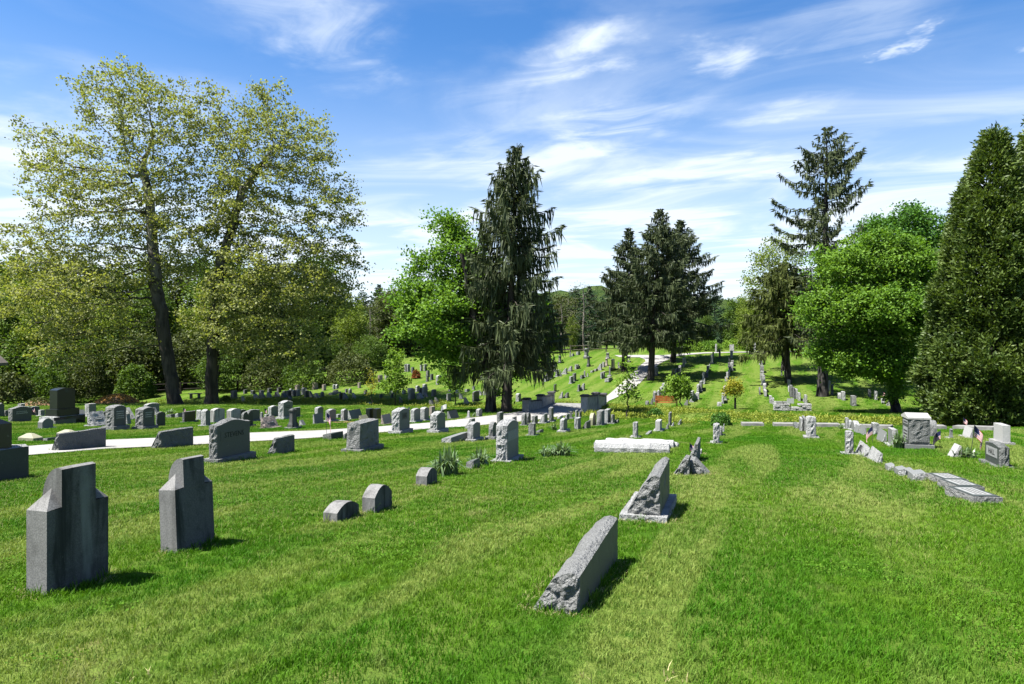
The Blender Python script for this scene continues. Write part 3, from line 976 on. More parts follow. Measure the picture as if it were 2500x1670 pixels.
# left wood, three ranks deep
for i, px in enumerate(range(-330, 960, 84)):
    wood('CBA'[i % 3], px + r_.normal() * 14, 97 + r_.random() * 8, 600 + 40 * r_.random() + (70 if px > 800 else 0), wide=1.15)
for i, px in enumerate(range(-300, 900, 96)):
    wood('ABCB'[i % 4], px + r_.normal() * 14, 84 + r_.random() * 6, 660 + 60 * r_.random() + (40 if px > 700 else 0), wide=1.0)
for i, px in enumerate(range(-260, 330, 88)):
    wood('ACAB'[i % 4], px + r_.normal() * 14, 74 + r_.random() * 3, 690 + 80 * r_.random(), wide=.9)
# low leafy trees filling the wood edge
for i, px in enumerate(range(-240, 560, 58)):
    wood('UV'[i % 2], px + r_.normal() * 12, 72 + r_.random() * 4, 790 + 90 * r_.random(), wide=1.25)
for i, px in enumerate(range(500, 960, 52)):
    wood('VU'[i % 2], px + r_.normal() * 12, 84 + r_.random() * 5, 800 + 60 * r_.random(), wide=1.25)
# behind the hill crest
for i, px in enumerate(range(880, 1500, 40)):
    wood('PSCPS'[i % 5], px + r_.normal() * 8, 106 + r_.random() * 8, 690 + 25 * r_.random(), wide=1.15)
for i, px in enumerate(range(860, 1480, 62)):
    wood('PBS'[i % 3], px + r_.normal() * 8, 100 + r_.random() * 4, 735 + 35 * r_.random(), wide=1.25)
wood('D', 1425, 99, 682, wide=1.0); wood('D', 1372, 98, 720); wood('D', 905, 96, 735)
wood('A', 1335, 97, 760, wide=.8); wood('A', 1398, 100, 770, wide=.7)
for i, px in enumerate(range(1500, 1760, 46)):
    wood('PSP'[i % 3], px, 118 + 6 * r_.random(), 745 + 30 * r_.random(), wide=1.3)
wood('P', 1745, 108, 705, wide=1.0); wood('S', 1770, 112, 765, wide=1.2); wood('B', 1722, 104, 765, wide=1.1)
for i, px in enumerate(range(1800, 2900, 64)):
    wood('BCAPS'[i % 5], px, 104 + 6 * r_.random(), 690 + 60 * r_.random(), wide=1.2)
wood('A', 1832, 96, 715, wide=.9); wood('A', 1870, 98, 735, wide=.8)
for i, px in enumerate(range(2260, 2900, 60)):
    wood('BSC'[i % 3], px, 72 + 6 * r_.random(), 700 + 90 * r_.random(), wide=1.2)


# --- shrubs
def shrub(name, px, py, w_px, h_px, mat, seed, n, leaf, lab, stems=7, group=None):
    bx, by, bz = G(px, py)
    r = np.random.default_rng(seed)
    w, h = w_px / F * by, h_px / F * by
    root = empty(name, (bx, by, bz))
    m = MB()
    for i in range(stems):
        a = 6.28 * i / stems
        m.bar((0, 0, -.05), (math.cos(a) * w * .3, math.sin(a) * w * .3, h * .6), .02, .008, 4)
    m.build('stems', M['bark_dark'], root)
    d = rand_unit(r, n); d[:, 2] = np.abs(d[:, 2]) * 1.0 - .15
    lump = np.array([1 + .35 * mnoise.noise(Vector(q) * 2.5 + Vector((seed, 0, 0))) for q in d])
    C = d * (lump * (.55 + .45 * r.random(n) ** .5))[:, None] * np.array([w / 2, w / 2, h * .85]); C[:, 2] = np.maximum(C[:, 2] + h * .14, .03)
    V, Q = leaf_quads(C, r, leaf * (.7 + .6 * r.random(n)), leaf * .6, .4)
    mesh_np('foliage', V, Q, mat, root, attr=r.random(n))
    return tag(root, lab, 'shrub', group)


shrub('shrub', 1600, 1018, 40, 34, M['maple2'], 61, 1500, .12, 'dark rounded shrub on the bank in front of the orange bench')
shrub('shrub', 1760, 1040, 50, 38, M['maple2'], 62, 1900, .10, 'glossy green shrub behind the pillar stone on the near bank')
shrub('shrub', 1016, 924, 23, 25, M['redbush'], 63, 900, .16, 'round red-tinged bush on the left hillside')
shrub('shrub', 551, 975, 24, 14, M['wood2'], 64, 700, .14, 'low clipped green bush right of the second sycamore')
for i, (px, py, w, h, m_) in enumerate(((1690, 857, 60, 32, 'young'), (1735, 856, 60, 30, 'maple'), (1790, 853, 60, 30, 'young'), (1650, 860, 40, 30, 'maple'))):
    shrub('shrub', px, py, w, h, M[m_], 65 + i, 1400, .26, ('bright spreading bush behind the hilltop path, furthest left but one', 'green bush in the middle of the hilltop bush line',
          'bright bush at the right end of the hilltop bush line', 'green bush at the left end of the hilltop bush line')[i])
for i, (px, py, w, h) in enumerate(((20, 985, 110, 90), (120, 980, 100, 120), (215, 975, 100, 130), (330, 972, 90, 100), (640, 950, 110, 90), (740, 945, 110, 80), (850, 935, 120, 90), (-90, 990, 120, 110))):
    shrub('shrub', px, py, w, h, M['wood2' if i % 2 else 'wood3'], 80 + i, 3400, .26, 'leafy undergrowth bush at the edge of the wood', group='undergrowth bushes at the wood edge')


# --- strap-leaved clumps beside graves
def lily(px, py, w_px, h_px, n, seed, lab, name='daylily_clump', droopy=1.0):
    bx, by, bz = G(px, py)
    r = np.random.default_rng(seed)
    w, h = w_px / F * by, h_px / F * by
    V, Q = [], []
    for i in range(n):
        a = r.random() * 6.283; rad = r.random() ** .7
        ox, oy = r.normal() * w * .12, r.normal() * w * .12
        L = h * (.75 + .45 * r.random()); reach = w * .5 * rad * droopy
        d = np.array([math.cos(a), math.sin(a), 0]); s = np.array([-d[1], d[0], 0]) * (.011 + .009 * r.random()) * (1 + h)
        k = 6; b = len(V)
        for j in range(k + 1):
            t = j / k
            z = L * (t - .75 * rad * t ** 2.6)
            p = np.array([ox, oy, 0]) + d * reach * t ** 1.4 + np.array([0, 0, max(z, .01)])
            ww = s * (1 - t ** 2.2)
            V += [p - ww, p + ww]
        Q += [(b + 2 * j, b + 2 * j + 1, b + 2 * j + 3, b + 2 * j + 2) for j in range(k)]
    o = mesh_np(name, np.array(V), np.array(Q), M['lily'], loc=(bx, by, bz), smooth=True, attr=np.repeat(r.random(n), 6))
    return tag(o, lab, 'plant', 'strap-leaved clumps beside graves')


lily(1093, 1160, 92, 72, 190, 1, 'large clump of upright strap leaves beside the small arched marker')
lily(1172, 1136, 70, 44, 130, 2, 'clump of strap leaves between low block and tall two-toned headstone')
lily(1335, 1115, 56, 30, 70, 3, 'thin grassy clump right of the tall two-toned headstone')
lily(1372, 1114, 62, 40, 140, 4, 'dense drooping clump of pale-edged leaves on open lawn', droopy=1.3)
lily(2193, 1095, 44, 48, 80, 5, 'upright leaf clump at the foot of the gabled monument')
lily(2355, 1118, 76, 34, 80, 6, 'straggling leaf clump around the white marker under a flag')
lily(2054, 1048, 22, 16, 50, 7, 'small green clump beside the right-hand coping slabs')
lily(1353, 1052, 28, 24, 40, 8, 'wispy leaf clump behind the gable-topped stone near the bridge')
lily(1085, 1018, 26, 14, 50, 9, 'leafy clump before the brown slant marker on the creek side')
lily(1157, 1018, 18, 14, 40, 10, 'small leaf clump beside the white post on the creek side')
lily(856, 1020, 14, 12, 40, 11, 'small clump with pale flowers beside the wide pale slant')
lily(415, 1010, 34, 14, 60, 12, 'low leafy clump behind the small round-topped dark headstone')
# ------------------------------------------------------------------ gravestones
def resample(poly, seg):
    out = []
    n = len(poly)
    for i in range(n):
        a = np.array(poly[i], float); b = np.array(poly[(i + 1) % n], float)
        k = max(1, int(round(np.linalg.norm(b - a) / seg)))
        for j in range(k): out.append(a + (b - a) * j / k)
    return np.array(out)


def nz(v, f, s): return mnoise.noise(Vector((v[0] * f + s, v[1] * f - s, v[2] * f + s * .37)))


def prism(poly, L, side=0.0, cap=0.0, seg=9., K=1, Qn=0, seed=0.0, mi_side=1, mi_cap=0, lift=True, bulge=.5):
    """poly (a,b) extruded along c in [-L/2, L/2]; rough sides and/or rough ends. returns (a,b,c) verts, faces, material index"""
    P = resample(poly, seg); n = len(P)
    nrm = np.zeros_like(P)
    for i in range(n):
        t = P[(i + 1) % n] - P[i - 1]; q = np.array([t[1], -t[0]]); nrm[i] = q / (np.linalg.norm(q) + 1e-9)
    area = .5 * sum(P[i - 1][0] * P[i][1] - P[i][0] * P[i - 1][1] for i in range(n))
    if area < 0: nrm = -nrm
    bmin = P[:, 1].min()
    V, Fc, mi = [], [], []
    for j in range(K + 1):
        c = -L / 2 + L * j / K
        env = math.sin(math.pi * j / K) ** .6 if 0 < j < K else 0
        for i in range(n):
            p = P[i].copy()
            if side:
                v = (p[0], p[1], c)
                amp = side * (env * (bulge + .9 * nz(v, 3.2 / max(.15, L), seed) + .7 * nz(v, 9 / max(.15, L), seed)) + (.12 * nz(v, 14, seed) if not env else 0))
                if P[i][1] > bmin + 1e-6: p = p + nrm[i] * amp
            V.append((p[0], p[1], c))
    for j in range(K):
        for i in range(n):
            a, b = j * n + i, j * n + (i + 1) % n
            Fc.append((a, b, b + n, a + n) if area > 0 else (a, a + n, b + n, b)); mi.append(mi_side)
    for s, ring0, c in ((-1, 0, -L / 2), (1, K * n, L / 2)):
        ring = [ring0 + i for i in range(n)]
        cen = P.mean(0)
        for q in range(1, Qn + 1):
            f = 1 - q / (Qn + 1.0)
            new = []
            for i in range(n):
                p = cen + (P[i] - cen) * f
                v = (p[0], p[1], c)
                amp = cap * (.45 * (1 - f) + .8 * nz(v, 7, seed + s) + .55 * nz(v, 19, seed)) if cap else 0
                new.append(len(V)); V.append((p[0], p[1], c + s * amp))
            for i in range(n):
                a, b = ring[i], ring[(i + 1) % n]; a2, b2 = new[i], new[(i + 1) % n]
                fl = (s > 0) == (area > 0)
                Fc.append((a, b, b2, a2) if fl else (a, a2, b2, b)); mi.append(mi_cap)
            ring = new
        Fc.append(tuple(ring) if (s > 0) == (area > 0) else tuple(reversed(ring))); mi.append(mi_cap)
    return np.array(V), Fc, mi


def outline(kind, w, h):
    x = w / 2
    arc = lambda x0, z0, x1, z1, zt, n=8, pw=2.0: [(x0 + (x1 - x0) * i / n, z0 + (zt - z0) * (1 - abs(2 * i / n - 1) ** pw)) for i in range(n + 1)]
    if kind in ('t', 'b', 'k'): return [(-x, 0), (x, 0), (x, h), (-x, h)]
    if kind == 's':   # serpentine top
        s = h * .90
        pts = [(x * (1 - 2 * i / 12), s + (h - s) * (.5 - .5 * math.cos(2 * math.pi * i / 12)) ** .8) for i in range(13)]
        return [(-x, 0), (x, 0)] + pts
    if kind == 'o':   # shallow oval top
        return [(-x, 0), (x, 0)] + arc(x, h * .90, -x, h * .90, h)
    if kind == 'r':   # round top
        s = max(h * .55, h - w * .5)
        return [(-x, 0), (x, 0)] + [(x * math.cos(math.pi * i / 10), s + (h - s) * math.sin(math.pi * i / 10)) for i in range(11)]
    if kind == 'a':   # low arched footstone
        return [(-x, 0), (x, 0)] + arc(x, h * .68, -x, h * .68, h, 10)
    if kind == 'g': return [(-x, 0), (x, 0), (x, h * .9), (x * .45, h * .955), (0, h), (-x * .45, h * .955), (-x, h * .9)]
    if kind == 'v': return [(-x, 0), (x, 0), (x, h * .86), (0, h), (-x, h * .86)]
    if kind == 'd':   # twin arches
        s = h * .78; pts = []
        for c in (x / 2, -x / 2):
            pts += [(c + x / 2 * math.cos(math.pi * i / 8), s + (h - s) * math.sin(math.pi * i / 8)) for i in range(9)]
        return [(-x, 0), (x, 0)] + pts
    return [(-x, 0), (x, 0), (x, h), (-x, h)]


def slant_outline(t, h, nose=.22, top=.22):
    """end profile of a slant marker; the written slope faces +a"""
    return [(-t / 2, 0), (t / 2, 0), (t / 2, h * nose), (-t / 2 + t * top, h), (-t / 2, h * .97)]


def xz(V): return np.stack([V[:, 0], V[:, 2], V[:, 1]], 1)      # (a,b,c) -> x=a, y=c, z=b
def yz(V): return np.stack([V[:, 2], V[:, 0], V[:, 1]], 1)      # (a,b,c) -> x=c, y=a, z=b


CAT = 'gravestone'
MATW = {'l': 'light grey', 'm': 'grey', 'd': 'dark green-grey', 'k': 'black', 'a': 'streaked white', 'c': 'weathered', 'n': 'brownish', 'w': 'white', 'y': 'yellowish'}
stone_count = 0
FEET = []          # where near stones meet the turf


def stone(xl, xr, yt, yb, kind, mat, E=None, bh=0, label=None, near=False, lean=0.0, group=None, name=None, w=None, t=None, text=None, tilt=0.0, base_m=None, hpx=None, yaw=0.0):
    """A gravestone from what the photograph shows of it: left, right, top and ground pixel; E pixels of lit end; bh pixels of base.
    Its real place, size and turn follow from the ground it stands on."""
    global stone_count
    stone_count += 1
    sd = stone_count * 1.37
    Wp = xr - xl
    right = (xl + xr) / 2 > 1806
    slant = kind in 'SZ'
    xc0 = xl + (E if E is not None else Wp * .5)
    gx, gy, gz = G(xc0, yb)
    s = gy / F                                   # metres per pixel there
    tn = (xc0 - 1250) / F
    A = abs(.3163 - .9487 * tn) * .96; B = .9487 + .3163 * tn
    h = (yb - yt) * s
    hb = bh * s
    hd = h - hb
    if E is not None:
        tt = E * s / B if not right else None
        ww = (Wp - E) * s / max(A, .06) if not right else None
        if right: ww = E * s / max(A, .06); tt = (Wp - E) * s / B
    elif slant:
        tt = min(hd * .85, Wp * s / B * .8)
        ww = (Wp * s - B * tt) / max(A, .12)
    elif kind in 'wh':
        tt = min(.45, Wp * s / B * .5); ww = (Wp * s - B * tt) / max(A, .12)
    else:
        ratio = .38
        ww = Wp * s / (A + ratio * B); tt = ratio * ww
        if ww > hd * 1.1 and kind not in 'wh':
            ww = hd * 1.1; tt = (Wp * s - A * ww) / B
    if w: ww = w
    if t: tt = t
    ww = float(np.clip(ww, .16, 2.2)); tt = float(np.clip(tt, .09, 1.0))
    n_ = np.array([RD[1], -RD[0]])
    P = np.array([gx, gy])
    C = P + RD * ww / 2 + (n_ if right else -n_) * tt / 2
    cz = float(min(H(*C), gz + .02))
    cz = float(H(*C))
    D_lab = label or 'gravestone'
    nm = name or {'S': 'slant_marker', 'Z': 'slant_marker', 'w': 'low_marker', 'h': 'low_marker', 'p': 'obelisk', 'c': 'column_monument', 'a': 'low_marker', 'b': 'rock_marker'}.get(kind, 'headstone')
    rot = ROWA + yaw
    em = .06
    rough = near
    # build parts
    parts = []
    K, seg, side, cap, Qn = (1, 9, 0, 0, 0)
    if rough: K, seg, side = 6, .07, (.045 if kind not in 'a' else .004)
    elif kind in 'tosgrbv' and hd * F / gy > 14: K, seg, side = 3, .16, .03
    if kind in 'tosrgavdk':
        poly = outline(kind, ww, hd + em)
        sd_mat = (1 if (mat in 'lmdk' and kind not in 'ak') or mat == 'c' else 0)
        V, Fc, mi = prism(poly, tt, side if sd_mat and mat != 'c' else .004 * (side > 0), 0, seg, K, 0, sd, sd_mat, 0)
        V = xz(V)
    elif kind == 'b':     # rock-faced block
        poly = [(-ww / 2, 0), (ww / 2, 0), (ww * .47, hd + em), (-ww * .45, hd * .97 + em)]
        V, Fc, mi = prism(poly, tt, .05, .04, .10 if rough else .2, 5 if rough else 3, 3 if rough else 1, sd, 1, 1); V = xz(V)
    elif kind in 'SZ':
        poly = slant_outline(tt, hd + em, .12 if rough else .2)
        V, Fc, mi = prism(poly, ww, .018 if rough else 0, .07 if rough else .03, .06 if rough else 9, 12 if rough else 1, 4 if rough else 1, sd, 1 if rough else 0, 1, bulge=.2); V = yz(V)
        if kind == 'Z': V[:, 1] *= -1; Fc = [tuple(reversed(f)) for f in Fc]
    elif kind == 'w':
        V, Fc, mi = prism([(-tt / 2, 0), (tt / 2, 0), (tt * .46, hd * .8 + em), (-tt * .46, hd + em)], ww, .012, .03, .12, 3, 1, sd, 0, 1); V = yz(V)
    elif kind == 'h':
        m = MB(); m.box(-ww / 2, ww / 2, -tt / 2, tt / 2, 0, hd * .5 + em)
        m.box(-ww / 2, ww / 2, -tt / 2, tt / 2, hd * .5 + em, hd + em, top=.3); V, Fc, mi = np.array(m.v), m.f, m.mi
    elif kind == 'p':     # tapering shaft, plinth, pointed cap
        m = MB(); a = min(ww, tt) / 2 if ww < 3 * tt else tt / 2
        a = max(a, .09)
        m.box(-a, a, -a, a, 0, hd * .20 + em, top=.92); m.box(-a * .72, a * .72, -a * .72, a * .72, hd * .20 + em, hd * .90 + em, top=.72)
        m.box(-a * .62, a * .62, -a * .62, a * .62, hd * .90 + em, hd + em, top=.15); V, Fc, mi = np.array(m.v), m.f, m.mi
    elif kind == 'c':     # pedestal with moulded base, die and cap
        m = MB(); a, b = ww / 2, tt / 2
        m.box(-a, a, -b, b, 0, hd * .16 + em); m.box(-a * .84, a * .84, -b * .84, b * .84, hd * .16 + em, hd * .26 + em, top=.9)
        m.box(-a * .68, a * .68, -b * .68, b * .68, hd * .26 + em, hd * .86 + em, top=.93)
        m.box(-a * .78, a * .78, -b * .78, b * .78, hd * .86 + em, hd * .92 + em); m.box(-a * .68, a * .68, -b * .68, b * .68, hd * .92 + em, hd + em, top=.45)
        V, Fc, mi = np.array(m.v), m.f, m.mi
    else: raise ValueError(kind)
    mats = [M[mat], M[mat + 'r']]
    bm = base_m if base_m is not None else .10
    big = (yb - yt) > 21 or near
    V = np.array(V)
    V[:, 2] += hb - em
    if not big:
        # far stones: one mesh, base included
        m = MB(); m.v = [tuple(v) for v in V]; m.f = list(Fc); m.mi = list(mi)
        if hb: m.box(-ww / 2 - bm, ww / 2 + bm, -tt / 2 - bm, tt / 2 + bm, -.08, hb, 1)
        o = m.build(nm, mats, None, (C[0], C[1], cz), rot)
    else:
        o = empty(nm, (C[0], C[1], cz), rot)
        mesh_np('die' if hb else 'stone', V, Fc, mats, o, midx=mi)
        if hb:
            bw, bt = ww + 2 * bm, tt + 2 * bm
            Vb, Fb, mb = prism([(-bw / 2, 0), (bw / 2, 0), (bw / 2, hb + .08), (-bw / 2, hb + .08)], bt, .02 if rough else .012, .02, .14, 3, 1, sd, 1, 1, bulge=.2)
            Vb = xz(Vb); Vb[:, 2] -= .08
            top = Vb[:, 2] > hb - .02; Vb[top, 2] = hb
            mesh_np('base', Vb, Fb, [M[mat], M[mat + 'r']], o, midx=mb)
        if text:
            for tx in text: lettering(o, tt, hb, hd, ww, kind, right, *tx)
    if lean or tilt: o.rotation_euler = (tilt, lean, rot)
    if gy < 24: FEET.append((C[0], C[1], rot, ww + (.2 if hb else 0), tt + (.2 if hb else 0)))
    tag(o, D_lab, CAT, group)
    return o, (ww, tt, hd, hb)


def lettering(root, tt, hb, hd, ww, kind, right, s, size, zf, panel=None, mat='letter', dx=0.0):
    """cut words on the face: s text or number of blurred lines; size in metres; zf height fraction. panel: (w fraction, h metres, material)"""
    face_y = (tt / 2 + .004) if right else (-tt / 2 - .004)
    sgn = 1 if right else -1
    z = hb + hd * zf
    # frame: origin on the face, text runs so that it reads correctly from outside
    rz = math.pi if right else 0.0
    mw = None
    if panel:
        m = MB(); m.box(-ww * panel[0] / 2, ww * panel[0] / 2, -.003, .003, -panel[1] / 2, panel[1] / 2)
        p = m.build('inset_panel', M[panel[2]], root, (dx, face_y, z))
        face_y += sgn * .005
    if isinstance(s, str):
        cu = bpy.data.curves.new('lettering', 'FONT'); cu.body = s; cu.size = size; cu.extrude = .002
        cu.align_x = 'CENTER'; cu.align_y = 'CENTER'; cu.resolution_u = 2
        tmp = bpy.data.objects.new('lettering', cu); COL.objects.link(tmp)
        bpy.context.view_layer.update()
        dg = bpy.context.evaluated_depsgraph_get()
        me = bpy.data.meshes.new_from_object(tmp.evaluated_get(dg))
        bpy.data.objects.remove(tmp)
        me.materials.clear(); me.materials.append(M[mat])
        o = bpy.data.objects.new('lettering', me); COL.objects.link(o)
        o.parent = root; o.location = (dx, face_y, z); o.rotation_euler = (R(90), 0, rz)
    else:
        m = MB(); r = random.Random(int(ww * 1000))
        for i in range(s):
            zz = (i - (s - 1) / 2) * -size * 1.5
            x = -ww * .3
            end = ww * .3 * r.uniform(.7, 1.0)
            while x < end:
                l = r.uniform(.25, .5) * size
                m.box(x, x + l, -.003, .003, zz - size * .32, zz + size * .32); x += l + size * .35
        m.build('lettering', M[mat], root, (dx, face_y, z))


# --- the two shouldered stones in the left foreground
def shouldered(px, py, E, Fw, label, lean, scale):
    gx, gy, gz = G(px, py)
    w, t, hb, hh = .56 * scale, .215 * scale, .68 * scale, 1.0 * scale
    n_ = np.array([RD[1], -RD[0]])
    C = np.array([gx, gy]) + RD * w / 2 - n_ * t / 2
    FEET.append((C[0], C[1], ROWA, w, t))
    o = empty('shouldered_headstone', (C[0], C[1], float(H(*C))), ROWA + .02)
    # body with hipped shoulders; local +y is the side away from the shaded face
    hw = .155 * scale                    # half width of the head block
    m = MB()
    def grid_quad(a, b, c, d, nu, nv, mi=0):
        V = []; 
        a, b, c, d = map(np.array, (a, b, c, d))
        for j in range(nv + 1):
            for i in range(nu + 1):
                u, v = i / nu, j / nv
                V.append((1 - v) * ((1 - u) * a + u * b) + v * ((1 - u) * d + u * c))
        Fq = [(j * (nu + 1) + i, j * (nu + 1) + i + 1, (j + 1) * (nu + 1) + i + 1, (j + 1) * (nu + 1) + i) for j in range(nv) for i in range(nu)]
        m.add(V, Fq, mi)
    x, y, z0 = w / 2, t / 2, -.1
    grid_quad((-x, -y, z0), (x, -y, z0), (x, -y, hb), (-x, -y, hb), 6, 8)
    grid_quad((x, y, z0), (-x, y, z0), (-x, y, hb), (x, y, hb), 6, 8)
    grid_quad((-x, y, z0), (-x, -y, z0), (-x, -y, hb), (-x, y, hb), 3, 8, 1)
    grid_quad((x, -y, z0), (x, y, z0), (x, y, hb), (x, -y, hb), 3, 8, 1)
    rise = .155 * scale
    for s in (-1, 1):
        e0, e1 = (s * x, -y, hb), (s * x, y, hb)
        pk = (s * hw * .98, 0, hb + rise); i0, i1 = (s * hw * .98, -y, hb + .01), (s * hw * .98, y, hb + .01)
        fs = [(e0, e1, pk), (e0, pk, i0), (e1, i1, pk), (i0, pk, i1)]
        for f in fs: m.add(f, [(0, 1, 2)], 1)
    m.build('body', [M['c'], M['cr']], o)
    # head: upright at the shaded side, rounded over at the back
    k = 10
    yy = y - .004
    prof = [(-yy, hb - .02), (yy, hb - .02)] + [(-yy + 2 * yy * .80 * math.cos(a) ** .9 + .0, hb + (hh - hb) * (.30 + .70 * math.sin(a))) if 0 else
            (-yy * .65 + (yy * 1.65) * math.cos(a), hb + rise * .3 + (hh - hb - rise * .3) * math.sin(a)) for a in np.linspace(0, math.pi / 2, k)] + [(-yy, hh - .012)]
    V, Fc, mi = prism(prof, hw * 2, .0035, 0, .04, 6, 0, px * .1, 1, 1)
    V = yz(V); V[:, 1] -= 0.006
    mi = [0 if all(V[i][1] < -y + .012 for i in fc) else 1 for fc in Fc]  # shaded side takes the darkened concrete, all the rest the sunlit twin
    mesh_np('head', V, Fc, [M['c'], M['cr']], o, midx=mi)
    o.rotation_euler = (lean[0], lean[1], ROWA + .02)
    return tag(o, label, CAT, None)


shouldered(112, 1455, 47, 142, 'tall weathered shouldered stone standing upright, nearest the camera', (0, 0), 1.0)
shouldered(431, 1353, 38, 90, 'tall weathered shouldered stone leaning slightly, second of the shouldered pair', (R(-3.5), R(1.0)), .93)

# --- dark pedestal monument cut by the left edge
gx, gy, gz = G(70, 1166)
C = np.array([gx, gy]) - RD * .8
n_ = np.array([RD[1], -RD[0]])
C = C - n_ * .42
o = empty('family_monument', (C[0], C[1], float(H(*C))), ROWA)
Vb, Fb, mb = prism([(-.8, 0), (.8, 0), (.8, .66), (-.8, .66)], .84, .05, .02, .09, 6, 0, 5.5, 1, 0); Vb = xz(Vb); Vb[:, 2] -= .12
mesh_np('base', Vb, Fb, [M['d'], M['lr']], o, midx=mb)
m = MB(); m.box(-.55, .55, -.33, .22, .535, 1.0); m.box(-.55, .55, -.33, .22, 1.0, 1.14, top=.55); m.build('die', M['k'], o)
tag(o, 'black family monument on a rock-edged base, cut by the left edge', CAT)

# --- the big black monument
gx, gy, gz = G(131, 1036)
s = gy / F
o = empty('family_monument', None or (0, 0, 0), ROWA)
wb, tb = 1.72, 1.0
C = np.array([gx, gy]) + RD * wb / 2 - n_ * tb / 2
o.location = (C[0], C[1], float(H(*C)))
Vb, Fb, mb = prism([(-wb / 2, 0), (wb / 2, 0), (wb / 2, .52), (-wb / 2, .52)], tb, .04, .02, .15, 4, 1, 9.5, 1, 0); Vb = xz(Vb); Vb[:, 2] -= .12
mesh_np('base', Vb, Fb, [M['k'], M['lr']], o, midx=mb)
m = MB(); m.box(-.62, .62, -.39, .39, .402, .76); m.build('plinth', M['k'], o)
V, Fc, mi = prism(outline('o', .98, 1.06), .52, 0, 0, 9, 1, 0, 0, 0, 0); V = xz(V); V[:, 2] += .762
mesh_np('die', V, Fc, M['k'], o)
m = MB(); m.bar((0, -.262, 1.66), (0, -.266, 1.66), .07, .07, 14); m.build('carved_emblem', M['d'], o)
tag(o, 'tall polished black monument with curved top on stepped base', CAT)


